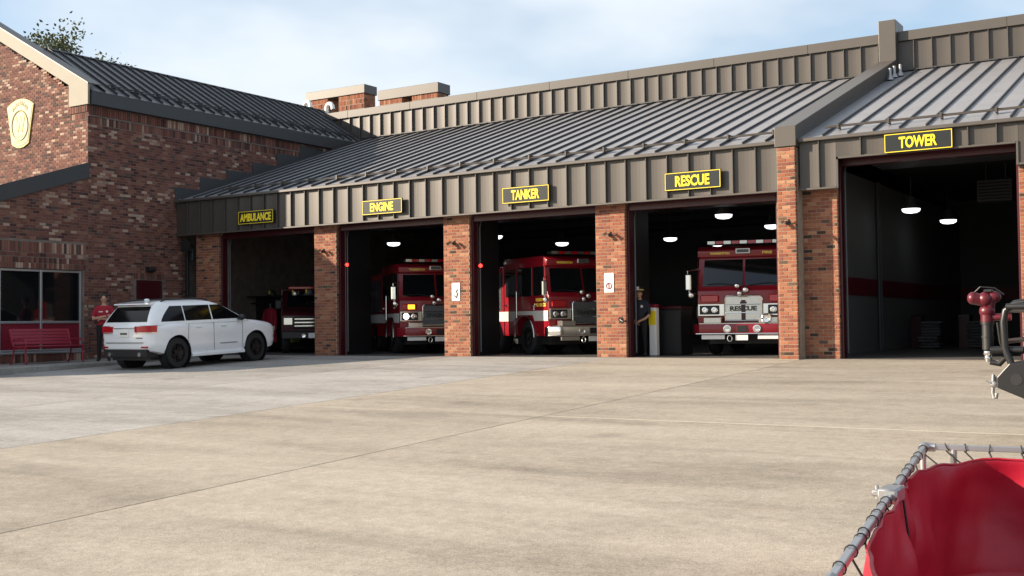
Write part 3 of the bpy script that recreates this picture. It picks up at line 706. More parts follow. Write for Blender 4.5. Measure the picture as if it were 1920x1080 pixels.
# shield badge on the gable
bd = thing('shield_badge', 'yellow and grey fire company shield emblem mounted on the sunlit gable', 'emblem', (-31.29, YG - .02, 6.48))
cxb = -31.29
def shield(k):
    k = k * 1.05
    pts = []
    for i in range(9): t = -1 + 2 * i / 8; pts.append((cxb + t * .63 * k, 7.22 + (.50 + .20 * (1 - t * t)) * k))
    pts += [(cxb + .50 * k, 7.22 - .1 * k), (cxb + .40 * k, 7.22 - .62 * k)]
    for i in range(5): t = 1 - 2 * i / 4; pts.append((cxb + t * .33 * k, 7.22 - (.66 + .09 * (1 - t * t)) * k))
    pts += [(cxb - .40 * k, 7.22 - .62 * k), (cxb - .50 * k, 7.22 - .1 * k)]
    return pts
b = MB(); b.prism(shield(1.0), YG - .045, YG - .012, 'y'); b.build('border', 'badgey', bd)
b = MB(); b.prism(shield(.92), YG - .053, YG - .046, 'y'); b.build('field', 'badge', bd)
b = MB(); b.tube([(cxb + .40 * math.cos(t * math.pi / 18), YG - .056, 7.13 + .46 * math.sin(t * math.pi / 18)) for t in range(36)], .018, 6, True); b.build('oval_ring', 'badgey', bd)
text('W', 'letter', 'yellow', bd, face_mtx((cxb, YG - .058, 7.17), XU, (0, 0, 1)), .50, .48, .006, bold=.05)
ws = 'WARRENTON'
for i, ch in enumerate(ws):
    a = math.radians(90 + 42 - 84 * i / 8); c0 = (cxb + .82 * math.cos(a) * .62, YG - .058, 7.10 + .72 * math.sin(a)); 
    text(ch, 'letter', 'badgey', bd, face_mtx(c0, (math.sin(a), 0, -math.cos(a) * .6), (math.cos(a) * .6, 0, math.sin(a))), .075, .12, .005, bold=.03)
for z, w_ in ((6.62, .42), (6.80, .30)):
    b = MB(); b.box(cxb - w_ / 2, cxb + w_ / 2, YG - .058, YG - .054, z - .03, z + .03); b.build('scroll', 'badgey', bd)
# roof vent goosenecks behind the wing ridge
for i, (x, y, z) in enumerate(((-31.75, 34.6, 9.5), (-30.6, 34.65, 9.3))):
    vp = MB(); pts = [(x, y, 8.9), (x, y, z + .35)] + [(x + .16 - .16 * math.cos(t), y, z + .35 + .16 * math.sin(t)) for t in (0.5, 1.0, 1.57, 2.1, 2.7)] + [(x + .34, y, z + .26)]
    vp.tube(pts, .085, 10); o = vp.build('gooseneck_vent', 'pvc', None, smooth=50)
    tag(o, ['white curved vent pipe beside the brick vent shaft, farther from the parapet end', 'white curved vent pipe rising at the left end of the metal parapet'][i], 'vent pipe', 'roof vent pipes')
# downspout and horn speaker in the corner
dsp = MB(); dsp.box(-27.90, -27.78, 24.84, 24.94, 0, 3.70, .01); o = dsp.build('downspout', 'black', None); tag(o, 'black square downspout in the corner between wing and ambulance bay', 'downspout')
spk = thing('horn_speaker', 'black outdoor horn speaker high beside the first brick pillar', 'speaker', (-27.7, 24.9, 3.3))
b = MB(); b.lathe([(.05, .0), (.06, .12), (.19, .30), (.20, .32)], (-27.66, 24.98, 3.42), 'y', 16)
b.v = [(x, 24.98 - (y - 24.98), z) for x, y, z in b.v]; b.build('horn', 'black', spk, smooth=40)
b = MB(); b.box(-27.74, -27.58, 24.86, 24.99, 2.95, 3.25, .02); b.cyl((-27.66, 24.95, 3.2), (-27.66, 24.95, 3.45), .025); b.build('bracket', 'black', spk)

# ------------------------------------------------------------------ signs on the fascia
def sign(word, x0, x1, z0, z1, wtext, label):
    cx_, cz = (x0 + x1) / 2, (z0 + z1) / 2; yb = YF - .075
    t = thing('bay_sign', label, 'sign', (cx_, yb, z0), group='bay name signs')
    b = MB(); b.box(x0, x1, yb - .03, yb + .012, z0, z1, .004); b.build('panel', 'signblack', t)
    b = MB(); e = .014
    b.box(x0 + .012, x1 - .012, yb - .036, yb - .031, z1 - .012 - e, z1 - .012); b.box(x0 + .012, x1 - .012, yb - .036, yb - .031, z0 + .012, z0 + .012 + e)
    b.box(x0 + .012, x0 + .012 + e, yb - .0365, yb - .031, z0 + .012, z1 - .012); b.box(x1 - .012 - e, x1 - .012, yb - .0365, yb - .031, z0 + .012, z1 - .012)
    b.build('border', 'yellow', t)
    text(word, 'lettering', 'yellow', t, face_mtx((cx_, yb - .036, cz), XU, (0, 0, 1)), wtext, (z1 - z0) * .60, .008, bold=.032)
sign('AMBULANCE', -25.28, -23.83, 3.94, 4.34, 1.26, 'black sign with yellow letters AMBULANCE above the first bay')
sign('ENGINE', -20.44, -19.03, 3.93, 4.34, .82, 'black sign with yellow letters ENGINE above the second bay')
sign('TANKER', -15.77, -14.37, 3.94, 4.36, .84, 'black sign with yellow letters TANKER above the third bay')
sign('RESCUE', -11.20, -9.79, 3.94, 4.37, .86, 'black sign with yellow letters RESCUE above the fourth bay')
sign('TOWER', -6.10, -4.71, 4.38, 4.79, .77, 'black sign with yellow letters TOWER above the tall bay')

# ------------------------------------------------------------------ small fittings on the pillars
def notice(x, z, label, mark):
    t = thing('notice', label, 'notice', (x, Y0 - .02, z - .2), group='notices taped to the brick pillars')
    b = MB(); b.box(x - .13, x + .13, Y0 - .022, Y0 - .012, z - .24, z + .24); b.build('sheet', 'paper', t)
    if mark == 'arrow':
        b = MB(); b.tube([(x - .05, Y0 - .026, z - .10), (x + .02, Y0 - .026, z - .16), (x + .05, Y0 - .026, z - .06), (x + .02, Y0 - .026, z + .02), (x + .07, Y0 - .026, z + .06)], .016, 6); b.build('printed_mark', 'letterdark', t)
        b = MB()
        for k in range(3): b.box(x - .09, x + .09, Y0 - .0245, Y0 - .0225, z + .19 - k * .04, z + .20 - k * .04)
        b.build('printed_line', 'grey', t)
    else:
        b = MB(); b.tube([(x + .07 * math.cos(k * math.pi / 9), Y0 - .026, z - .08 + .07 * math.sin(k * math.pi / 9)) for k in range(18)], .012, 6, True); b.box(x - .015, x + .015, Y0 - .028, Y0 - .022, z - .13, z - .03); b.build('printed_mark', 'redpaint', t)
        b = MB()
        for k in range(4): b.box(x - .09, x + .09, Y0 - .0245, Y0 - .0225, z + .19 - k * .045, z + .20 - k * .045)
        b.build('printed_line', 'grey', t)
notice(PX[1] + .40, 1.73, 'white paper notice with curled black mark on the pillar between engine and tanker bays', 'arrow')
notice(PX[2] + .36, 1.84, 'white paper notice with round red mark on the pillar between tanker and rescue bays', 'circle')
names_p = ['between ambulance and engine bays', 'between engine and tanker bays', 'between tanker and rescue bays', 'between rescue and tower bays']
for i, (x, yb, z) in enumerate(((PX[0] + .38, Y0, 3.02), (PX[1] + .36, Y0, 3.03), (PX[2] + .40, Y0, 3.02), (FX0 + .25, 24.52, 3.02))):
    t = thing('flood_light', 'small bronze twin flood light on the brick pillar ' + names_p[i], 'light', (x, yb - .02, z), group='small lights on the pillars')
    b = MB(); b.cyl((x, yb - .008, z), (x, yb - .04, z), .045, n=12); b.build('base', 'blacksteel', t)
    for s_ in (-1, 1):
        b = MB(); b.cyl((x + s_ * .02, yb - .03, z), (x + s_ * .075, yb - .10, z + .03), .014, n=8); b.cyl((x + s_ * .065, yb - .08, z + .05), (x + s_ * .10, yb - .19, z - .02), .03, .045, n=12); b.build('lamp_head', 'satin' if s_ < 0 else 'blacksteel', t, smooth=40)
t = thing('hose_bracket', 'small black metal bracket low on the pillar beside the rescue bay', 'bracket', (PX[2] + .70, Y0 - .02, .9))
b = MB(); b.box(PX[2] + .62, PX[2] + .72, Y0 - .03, Y0 - .01, .84, .98, .006); b.build('plate', 'blacksteel', t)
b = MB(); b.tube([(PX[2] + .66, Y0 - .03, .93), (PX[2] + .70, Y0 - .10, .92), (PX[2] + .80, Y0 - .13, .88), (PX[2] + .86, Y0 - .09, .90)], .018, 8); b.build('hook', 'blacksteel', t)

# ------------------------------------------------------------------ red beacons on door jambs
for i, (x, y, z, lab) in enumerate(((-17.09 + .12, 25.27, 2.42, 'glowing red warning beacon on the tanker bay door frame'), (-21.75 + .12, 25.27, 2.62, 'glowing red warning beacon on the engine bay door frame'))):
    t = thing('warning_beacon', lab, 'warning light', (x, y, z), group='red warning beacons')
    b = MB(); b.cyl((x - .02, y, z), (x + .02, y, z), .06, n=14); b.build('base', 'black', t)
    b = MB(); b.ell((x + .05, y, z), .05, .05, .05); b.build('lens', 'redlamp', t, smooth=60)

# ------------------------------------------------------------------ hanging lamps
lamps = [(-24.76, 31.5, 'ambulance'), (-20.31, 31.23, 'engine'), (-20.25, 35.54, 'engine'), (-11.5, 29.05, 'rescue'), (-16.23, 36.04, 'tanker'), (-15.99, 39.71, 'tanker'), (-11.62, 33.28, 'rescue'), (-6.96, 30.71, 'tower'), (-6.87, 34.94, 'tower')]
seen = {}
proto = None
for x, y, bay in lamps:
    order = seen.get(bay, 0); seen[bay] = order + 1
    lab = 'lit white dome lamp hanging in the %s bay, %s' % (bay, 'next to its door' if order == 0 else 'deeper inside than the other')
    t = thing('hanging_lamp', lab, 'ceiling lamp', (x, y, 3.70), group='dome lamps hanging in the bays')
    if proto is None:
        b = MB(); b.lathe([(.06, .32), (.10, .30), (.13, .16), (.24, .02), (.25, 0.0), (.235, .0), (.22, .02)], (0, 0, .04)); h = b.build('housing', 'grey', t, smooth=40, local=True)
        b = MB(); b.lathe([(.232, .045), (.22, -.02), (.15, -.06), (.04, -.075)]); l = b.build('lens', 'lamp', t, smooth=60, local=True)
        b = MB(); b.cyl((0, 0, .36), (0, 0, .89), .012, n=8); c_ = b.build('stem', 'grey', t, local=True)
        proto = (h, l, c_)
    else:
        for p in proto: put(p.name.split('.')[0], p.data, t, local=True)

# ------------------------------------------------------------------ wheels
def wheel(parent, x, y, r, wdt, side, rim='satin', spokes=10, dish=0.05):
    t = bpy.data.objects.new('wheel', None)
    me_key = ('tyre', r, wdt)
    if me_key not in BCACHE:
        b = MB(); h = wdt / 2
        b.lathe([(r * .62, -h), (r * .90, -h), (r * .985, -h * .78), (r, -h * .45), (r, h * .45), (r * .985, h * .78), (r * .90, h), (r * .62, h), (r * .60, 0), (r * .62, -h)], axis='x', n=36, cap=False); BCACHE[me_key] = b.mesh('tyre', 'rubber', 40)
        b = MB()
        b.lathe([(r * .63, -h * .8), (r * .63, h * .97), (r * .58, h * .98), (r * .56, h * .6), (r * .2, h * .45), (r * .18, h * .72), (r * .10, h * .76)], axis='x', n=30)
        for k in range(spokes):
            a = 2 * math.pi * k / spokes; ca, sa = math.cos(a), math.sin(a)
            for q in (-1, 1):
                w0, w1 = r * .045, r * .028
                P = lambda rad, off, d: (d, rad * ca - off * sa, rad * sa + off * ca)
                c0 = q * r * .055
                b.add([P(r * .15, c0 * .6 - w0, h * .70), P(r * .15, c0 * .6 + w0, h * .70), P(r * .58, c0 * 1.6 + w1, h * .93), P(r * .58, c0 * 1.6 - w1, h * .93), P(r * .15, c0 * .6 - w0, h * .5), P(r * .15, c0 * .6 + w0, h * .5), P(r * .58, c0 * 1.6 + w1, h * .7), P(r * .58, c0 * 1.6 - w1, h * .7)],
                      [(0, 1, 2, 3), (4, 7, 6, 5), (0, 4, 5, 1), (1, 5, 6, 2), (2, 6, 7, 3), (3, 7, 4, 0)])
        BCACHE[me_key + (rim,)] = b.mesh('rim', rim, 30)
    elif me_key + (rim,) not in BCACHE: BCACHE[me_key + (rim,)] = BCACHE[[k for k in BCACHE if k[:3] == me_key and len(k) == 4][0]]
    COL.objects.link(t); t.parent = parent; t.location = (x, y, r); t.empty_display_size = .1
    t.rotation_euler = (0, 0, 0 if side > 0 else math.pi)
    reg(t, WM[parent.name] @ Matrix.Translation((x, y, r)) @ Matrix.Rotation(0 if side > 0 else math.pi, 4, 'Z'))
    put('tyre', BCACHE[me_key], t, local=True); put('rim', BCACHE[me_key + (rim,)], t, local=True)
    return t

# ------------------------------------------------------------------ fire trucks
def fire_truck(label, name, loc, rz, word, bumper='firered', length=8.0, grille='satin', lit=False, door_text=False, width=2.42, chrome_bumper=False, num=None, scl=.95):
    t = thing(name, label, 'fire truck', loc, rz, 'fire trucks parked in the bays')
    B = lambda b, n, m, par=t, **k: b.build(n, m, par, local=True, **k)
    hw = width / 2
    # cab: side profile with a wheel arch, extruded
    ac, ar = (1.55, .52), .64
    arch = [(ac[0] + ar * math.cos(a), ac[1] + ar * math.sin(a)) for a in [R(k) for k in range(5, 176, 10)]]
    prof = [(0.0, .55), (0.0, 1.70), (.06, 1.78), (.28, 2.58), (.12, 2.61), (.10, 2.78), (.34, 2.90), (3.0, 2.93), (3.0, .55), (ac[0] + ar, .55)] + arch + [(ac[0] - ar, .55)]
    b = MB(); b.prism(prof, -hw, hw); cab = B(b, 'cab', 'firered', bevel=.035, smooth=35)
    b = MB(); b.box(-hw + .25, hw - .25, .35, 2.9, .30, .9); B(b, 'chassis', 'black')
    # windshield halves
    def slope_pt(x, z, o): 
        k = (z - 1.78) / (2.58 - 1.78); return (x, .06 + .22 * k - o, z)
    for s_ in (-1, 1):
        b = MB(); x0, x1 = s_ * .03, s_ * (hw - .12); xa, xb = min(x0, x1), max(x0, x1)
        vs = [slope_pt(xa, 1.83, .012), slope_pt(xb, 1.83, .012), slope_pt(xb - (.05 if s_ > 0 else 0), 2.54, .012), slope_pt(xa + (.05 if s_ < 0 else 0), 2.54, .012)]
        vs += [(x, y + .03, z) for x, y, z in vs]
        b.add(vs, [(0, 1, 2, 3), (4, 7, 6, 5), (0, 4, 5, 1), (1, 5, 6, 2), (2, 6, 7, 3), (3, 7, 4, 0)]); B(b, 'windshield', 'glass')
        b = MB(); b.tube([slope_pt(s_ * .12, 1.84, .03), slope_pt(s_ * .62, 1.90, .03), slope_pt(s_ * .95, 1.88, .03)], .012, 6); B(b, 'wiper', 'black')
    # grille with bars
    b = MB(); b.prism([(-.46, .90), (.46, .90), (.49, .95), (.49, 1.50), (.44, 1.57), (.18, 1.58), (.1, 1.53), (-.1, 1.53), (-.18, 1.58), (-.44, 1.57), (-.49, 1.50), (-.49, .95)], -.09, .02, 'y'); gr = B(b, 'grille', grille, bevel=.012)
    b = MB(); b.tube([(-.47, -.10, .92), (.47, -.10, .92), (.48, -.10, 1.50), (.43, -.10, 1.56), (-.43, -.10, 1.56), (-.48, -.10, 1.50)], .018, 8, True)
    for z in (1.12, 1.34): b.tube([(-.47, -.10, z), (.47, -.10, z)], .015, 8)
    B(b, 'grille_bar', 'chrome', gr, smooth=40)
    if grille == 'satin':
        b = MB(); b.box(-.055, .055, -.0965, -.091, .93, 1.45); b.box(-.085, .085, -.0967, -.0912, 1.345, 1.41); B(b, 'grille_badge', 'maroon', gr)
    text(word, 'lettering', 'letterdark', gr, face_mtx((0, -.097, 1.23), XU, (0, 0, 1)), .70, .125, .004, local=True, bold=.05)
    # chrome light band
    for s_ in (-1, 1):
        b = MB(); b.box(s_ * .50, s_ * (hw - .01), -.045, .01, 1.04, 1.36, .01); B(b, 'light_band', 'chrome')
        cxh = s_ * (hw - .32)
        hl = MB(); hl.box(cxh - .26, cxh + .26, -.075, -.046, 1.08, 1.32, .02); ho = B(hl, 'headlight', 'black')
        for q in (-1, 1):
            b = MB(); b.lathe([(.0, -.088), (.05, -.098), (.085, -.090), (.095, -.074)], (cxh + q * .125, 0, 1.20), 'y', 16)
            B(b, 'lamp_lens', 'headlamp' if (lit and s_ < 0 and q < 0) else 'chrome', ho, smooth=50)
        b = MB(); b.box(cxh - .24, cxh + .24, -.05, .01, 1.40, 1.60, .025); wl = B(b, 'warning_light', 'redlens')
        if lit and s_ < 0: b = MB(); b.box(cxh - .06, cxh + .16, -.058, -.051, 1.43, 1.57, .003); B(b, 'lit_lens', 'amber', wl)
        # mirrors
        b = MB(); b.tube([(s_ * (hw - .02), .10, 1.62), (s_ * (hw + .20), -.14, 1.66), (s_ * (hw + .23), -.16, 2.24), (s_ * (hw - .02), .14, 2.30)], .02, 8); mo = B(b, 'mirror_arm', 'chrome', smooth=40)
        b = MB(); b.box(s_ * (hw + .14), s_ * (hw + .30), -.20, -.12, 1.72, 2.16, .03); B(b, 'mirror', 'chrome', mo)
        b = MB(); b.ell((s_ * (hw + .16), -.14, 1.60), .09, .06, .09); B(b, 'convex_mirror', 'chrome', mo, smooth=60)
    # bumper
    bm_ = 'chrome' if chrome_bumper else bumper
    b = MB(); b.prism([(-hw - .10, -.12), (-hw + .10, -.48), (hw - .10, -.48), (hw + .10, -.12), (hw + .10, .10), (-hw - .10, .10)], .56, .83, 'z'); bo = B(b, 'bumper', bm_, bevel=.025, smooth=35)
    b = MB(); b.box(-hw + .1, hw - .1, -.44, -.01, .832, .85); B(b, 'tread_plate', 'satin', bo)
    b = MB()
    b.tube([(-hw + .02, -.50, .575), (hw - .02, -.50, .575)], .018, 8); B(b, 'bumper_lip', 'chrome', bo)
    for xx in (-.38, .38):
        b = MB(); b.lathe([(.10, -.482), (.10, -.505), (.08, -.507), (.06, -.485), (.01, -.482)], (xx, 0, .70), 'y', 18); B(b, 'bumper_speaker', 'chrome', bo, smooth=40)
    b = MB(); b.box(-.13, .13, -.498, -.482, .62, .79, .005); B(b, 'siren', 'black', bo)
    for a_, c_ in ((-1.05, -.45), (.40, 1.0)):
        b = MB(); b.box(a_, c_, -.46, -.40, .43, .545, .008); B(b, 'tow_plate', 'white' if not chrome_bumper else 'satin', bo)
    b = MB(); b.box(-.17, .15, -.485, -.47, .40, .545, .004); B(b, 'licence_plate', 'white', bo)
    b = MB(); b.tube([(-.32 + .06 * math.cos(k * math.pi / 6), -.46, .45 + .08 * math.sin(k * math.pi / 6)) for k in range(12)], .014, 6, True); B(b, 'tow_hook', 'chrome', bo)
    for a_, c_ in ((-1.0, -.55), (.42, .90)):
        b = MB(); b.box(a_, c_, -.40, -.12, .852, 1.0, .01); B(b, 'bumper_box', 'satin', bo)
    b = MB(); b.lathe([(.135, -.43), (.13, -.50), (.10, -.52), (.06, -.505), (.02, -.51)], (.62, 0, .965), 'y', 20); b.cyl((.62, -.43, .965), (.62, -.2, .93), .06, .04); B(b, 'siren_horn', 'chrome', bo, smooth=40)
    for xx, zz, rr in ((-.16, 1.83, .075), (.06, 1.72, .085), (-.10, 1.63, .07)):
        b = MB(); b.ell((xx, -.10, zz), rr, .05, rr); b.cyl((xx, -.08, zz), (xx, .06, zz), .02); B(b, 'bell_lamp', 'chrome', smooth=60)
    # light bar and brow
    b = MB(); b.box(-.98, .98, .22, .52, 2.935, 3.05, .03); lb = B(b, 'light_bar', 'black')
    for k in range(9):
        b = MB(); b.box(-.95 + k * .212, -.95 + k * .212 + .19, .205, .222, 2.955, 3.035); B(b, 'light_bar_lens', 'redlens' if k % 2 else 'satin', lb)
    b = MB(); b.box(-.20, .18, .05, .12, 2.68, 2.82, .01); br = B(b, 'brow_sign', 'satin')
    b = MB(); b.box(-.17, .15, .044, .051, 2.705, 2.795); B(b, 'brow_sign_face', 'grey', br)
    text('WARRENTON', 'brow_lettering', 'gold', cab, face_mtx((-.62, .095, 2.70), XU, (0, 0, 1)), .52, .065, .01, local=True, bold=.04)
    text('FIRE', 'brow_lettering', 'gold', cab, face_mtx((.62, .095, 2.70), XU, (0, 0, 1)), .26, .065, .01, local=True, bold=.04)
    # doors, windows, stripe on both sides
    for s_ in (-1, 1):
        xs = s_ * hw
        for (a_, c_, z0_) in ((.10, 1.02, 1.0), (2.02, 2.92, .62)):
            b = MB(); b.box(xs - .01, xs + s_ * .012, a_, c_, .62 if z0_ < .9 else .62, 2.78, .008) if z0_ < .9 else b.prism([(a_, .62), (a_ + .78 if False else ac[0] - ar - .03, .62), (ac[0] - .52, 1.02), (c_, 1.13), (c_, 2.78), (a_ + .14, 2.78), (a_, 1.9)], xs - .01, xs + s_ * .012)
            do = B(b, 'cab_door', 'firered', bevel=.006)
            b = MB(); b.box(xs, xs + s_ * .016, a_ + .12, c_ - .08, 1.74, 2.6, .02); B(b, 'door_window', 'glass', do)
            b = MB(); b.box(xs, xs + s_ * .045, c_ - .20, c_ - .06, 1.46, 1.52, .01); B(b, 'door_handle', 'chrome', do)
        b = MB(); b.box(xs, xs + s_ * .018, 1.04, 2.0, 1.74, 2.6, .02); B(b, 'cab_window', 'glass')
        b = MB()
        b.prism([(.02, 1.0), (.02, 1.30), (length - .1, 1.30), (length - .1, 1.0), (ac[0] + ar + .1, 1.0), (ac[0] + ar - .08, 1.18), (ac[0] - ar + .08, 1.18), (ac[0] - ar - .02, 1.0)], xs + s_ * .013, xs + s_ * .019); B(b, 'side_stripe', 'stripewhite')
        b = MB(); b.tube([(xs + s_ * .03, ac[0] + (ar + .01) * math.cos(R(k)), ac[1] + (ar + .01) * math.sin(R(k))) for k in range(0, 181, 12)], .02, 6); B(b, 'arch_trim', 'satin')
        b = MB(); b.tube([(xs + s_ * .06, 2.0, 1.1), (xs + s_ * .06, 2.0, 1.9)], .018, 8); B(b, 'grab_rail', 'chrome')
        if door_text or num:
            m_ = face_mtx((xs + s_ * .017, .50, 1.58), (0, -s_ * -1.0, 0) if s_ > 0 else (0, -1, 0), (0, 0, 1))
            text('WARRENTON', 'door_lettering', 'gold', t, face_mtx((xs + s_ * .017, .47, 1.62), (0, 1, 0) if s_ > 0 else (0, -1, 0), (0, 0, 1)), .66, .10, .004, local=True, bold=.05)
            text('VOL. FIRE CO.', 'door_lettering', 'gold', t, face_mtx((xs + s_ * .017, .47, 1.47), (0, 1, 0) if s_ > 0 else (0, -1, 0), (0, 0, 1)), .66, .10, .004, local=True, bold=.05)
            text('2', 'door_number', 'white', t, face_mtx((xs + s_ * .017, .92, 1.40), (0, 1, 0) if s_ > 0 else (0, -1, 0), (0, 0, 1)), .09, .14, .004, local=True, bold=.03)
        else:
            text('WARRENTON FIRE', 'door_lettering', 'satin', t, face_mtx((xs + s_ * .02, 5.0, 2.05), (0, 1, 0) if s_ > 0 else (0, -1, 0), (0, 0, 1)), 2.2, .20, .004, local=True, bold=.03)
    # body
    b = MB(); ry = length - (1.9 if length > 6 else .75)
    ar2 = .62; arch2 = [(ry + ar2 * math.cos(R(k)), .52 + ar2 * math.sin(R(k))) for k in range(5, 176, 10)]
    b.prism([(3.06, .55), (3.06, 2.70), (length, 2.70), (length, .55), (ry + ar2, .55)] + arch2 + [(ry - ar2, .55)], -hw, hw); body = B(b, 'body', 'firered', bevel=.02)
    b = MB(); b.box(-.45, .45, 3.1, length - .3, .45, .75); B(b, 'frame_rail', 'black')
    for s_ in (-1, 1):
        xs = s_ * hw; y_ = 3.16
        while y_ + .95 < length - .05:
            z0_ = 1.34 if y_ + .95 > ry - ar2 else .66
            b = MB(); b.box(xs - .01, xs + s_ * .010, y_, y_ + .92, z0_, 1.0 if False else 2.5, .006); rd = B(b, 'locker_door', 'grey', body)
            b = MB(); b.box(xs, xs + s_ * .03, y_ + .1, y_ + .82, z0_ + .04, z0_ + .07, .004); B(b, 'locker_bar', 'chrome', rd)
            y_ += .99
    for s_ in (-1, 1):
        wheel(t, s_ * (hw - .24), ac[0], .52, .32, s_, 'rimdark'); wheel(t, s_ * (hw - .26), ry, .52, .40, s_, 'rimdark')  # dark rims, shade of the bays put into their colour
    t.scale = (scl, scl, scl)
    return t
fire_truck('red fire truck with RESCUE on its silver grille in the fourth bay', 'rescue_truck', (-10.22, 27.05, 0), R(14), 'RESCUE', length=8.2)
fire_truck('red fire truck with chrome bumper and TANKER grille in the third bay', 'tanker_truck', (-14.66, 26.95, 0), R(58), 'TANKER', length=4.5, scl=.92, grille='grey', chrome_bumper=True, door_text=True)
fire_truck('dim red fire truck with one lit headlight and amber lamp in the second bay', 'engine_truck', (-19.75, 27.15, 0), R(49), 'ENGINE', length=6.6, scl=.92, grille='grey', lit=True)

# ------------------------------------------------------------------ ambulance (dim, in the first bay)
am = thing('ambulance', 'dark ambulance front with chrome grille bars deep in the first bay', 'ambulance', (-24.35, 26.9, 0), R(43))
B = lambda b, n, m, par=am, **k: b.build(n, m, par, local=True, **k)
ac, ar = (.95, .44), .52
arch = [(ac[0] + ar * math.cos(R(k)), ac[1] + ar * math.sin(R(k))) for k in range(5, 176, 10)]
b = MB(); b.prism([(0, .5), (0, 1.18), (.12, 1.28), (1.25, 1.42), (1.95, 2.02), (2.5, 2.06), (2.5, .45), (ac[0] + ar, .45)] + arch + [(ac[0] - ar, .45)], -.98, .98); B(b, 'cab', 'maroon', bevel=.05, smooth=35)
b = MB(); b.box(-1.08, 1.08, 2.52, 4.6, .45, 2.12, .04); B(b, 'patient_box', 'maroon')
b = MB(); vs = [(-.86, 1.28, 1.47), (.86, 1.28, 1.47), (.78, 1.90, 1.99), (-.78, 1.90, 1.99)]; nv = Vector((0, -.65, .76)); b.add([Vector(v) + nv * .012 for v in vs] + [Vector(v) - nv * .01 for v in vs], [(0, 1, 2, 3), (4, 7, 6, 5), (0, 4, 5, 1), (1, 5, 6, 2), (2, 6, 7, 3), (3, 7, 4, 0)]); B(b, 'windshield', 'glass')
b = MB(); b.box(-.62, .62, -.05, .0, .78, 1.16, .03); gro = B(b, 'grille', 'black')
for z in (.86, .97, 1.08):
    b = MB(); b.box(-.60, .60, -.07, -.051, z - .02, z + .02, .006); B(b, 'grille_bar', 'chrome', gro)
for s_ in (-1, 1):
    b = MB(); b.box(s_ * .64, s_ * .95, -.04, .02, .88, 1.14, .03); B(b, 'headlight', 'chrome')
    b = MB(); b.lathe([(.01, -.285), (.06, -.29), (.075, -.27)], (s_ * .32, 0, .56), 'y', 14); B(b, 'fog_lamp', 'headlamp' if False else 'chrome', smooth=50)
    b = MB(); b.box(s_ * 1.0, s_ * 1.22, 1.45, 1.55, 1.42, 1.72, .03); B(b, 'mirror', 'black')
    wheel(am, s_ * .86, ac[0], .42, .26, s_, 'rimdark'); wheel(am, s_ * .86, 3.7, .42, .26, s_, 'rimdark')
b = MB(); b.box(-1.0, 1.0, -.26, .02, .45, .70, .03); B(b, 'bumper', 'blacksteel')
b = MB(); b.box(-.17, .17, -.275, -.262, .48, .64, .004); B(b, 'licence_plate', 'white')
b = MB(); b.box(-.8, .8, 2.0, 2.3, 2.07, 2.18, .03); B(b, 'light_bar', 'redlens')

# ------------------------------------------------------------------ things inside the bays
t = thing('wall_screen', 'black wall mounted screen inside the ambulance bay', 'screen', (-31.36, 33.0, 2.9))
b = MB(); b.box(-31.39, -31.30, 32.2, 33.6, 2.85, 3.65, .02); b.build('case', 'black', t); b = MB(); b.box(-31.299, -31.295, 32.25, 33.55, 2.9, 3.6); b.build('display', 'glass', t)
t = thing('diamond_sign', 'dull yellow shield shaped sign on the ambulance bay wall', 'sign', (-31.38, 37.0, 2.6))
b = MB(); b.prism([(36.45, 3.75), (37.0, 3.95), (37.55, 3.75), (37.6, 3.35), (37.0, 2.6), (36.4, 3.35)], -31.395, -31.36); b.build('plate', mat('dull_yellow', (0.16, 0.11, 0.02), .6) and 'dullyellow' if False else 'gold', t)
b = MB(); b.box(-31.358, -31.352, 36.6, 37.4, 3.42, 3.6); b.build('dark_bar', 'black', t)
# coat rack with turnout coats
def coat(p, m, lab, h=1.15, sc=1.0):
    x, y, z = p; prof = [(.10, .0), (.20, -.06), (.23, -.16), (.20, -.45), (.22, -.8), (.27, -h)]
    b = MB(); n = 16; rows = []
    for r, dz in prof:
        rows.append([(x + r * sc * math.cos(2 * math.pi * i / n) * (1 + .08 * math.sin(5 * 2 * math.pi * i / n)), y + r * .55 * sc * math.sin(2 * math.pi * i / n), z + dz) for i in range(n)])
    vs = [q for r in rows for q in r]
    fs = [(k * n + i, k * n + (i + 1) % n, (k + 1) * n + (i + 1) % n, (k + 1) * n + i) for k in range(len(prof) - 1) for i in range(n)] + [list(range(n))[::-1], list(range((len(prof) - 1) * n, len(prof) * n))]
    b.add(vs, fs)
    t = thing('turnout_coat', lab, 'coat', (x, y, z - h))
    b.build('coat_body', m, t, smooth=50)
    for s_ in (-1, 1):
        b = MB(); b.tube([(x + s_ * .19 * sc, y, z - .08), (x + s_ * .27 * sc, y - .03, z - .35), (x + s_ * .27 * sc, y - .05, z - .70)], [.075, .07, .06], 10); b.build('sleeve', m, t, smooth=50)
    b = MB(); b.tube([(x, y, z + .01), (x, y, z + .12), (x + .03, y, z + .15)], .008, 6); b.build('hanger', 'galv', t)
rk = thing('gear_rack', 'dark steel gear rack with helmets on top behind the white car', 'rack', (-27.0, 27.6, 0))
b = MB()
for x in (-28.2, -26.6, -25.05): b = MB(); b.box(x, x + .05, 27.9, 27.95, 0, 1.95); b.build('upright', 'blacksteel', rk)
b = MB(); b.box(-28.2, -25.0, 27.70, 28.15, 1.84, 1.88); b.build('shelf', 'blacksteel', rk)
b = MB(); b.box(-28.2, -25.0, 27.90, 27.93, 1.62, 1.66); b.build('hanging_rail', 'blacksteel', rk)
b = MB(); b.box(-28.2, -25.0, 28.16, 28.19, 0.1, 1.84); b.build('back_panel', 'black', rk)
coat((-26.05, 27.80, 1.48), 'neon', 'neon yellow turnout coat hanging on the gear rack')
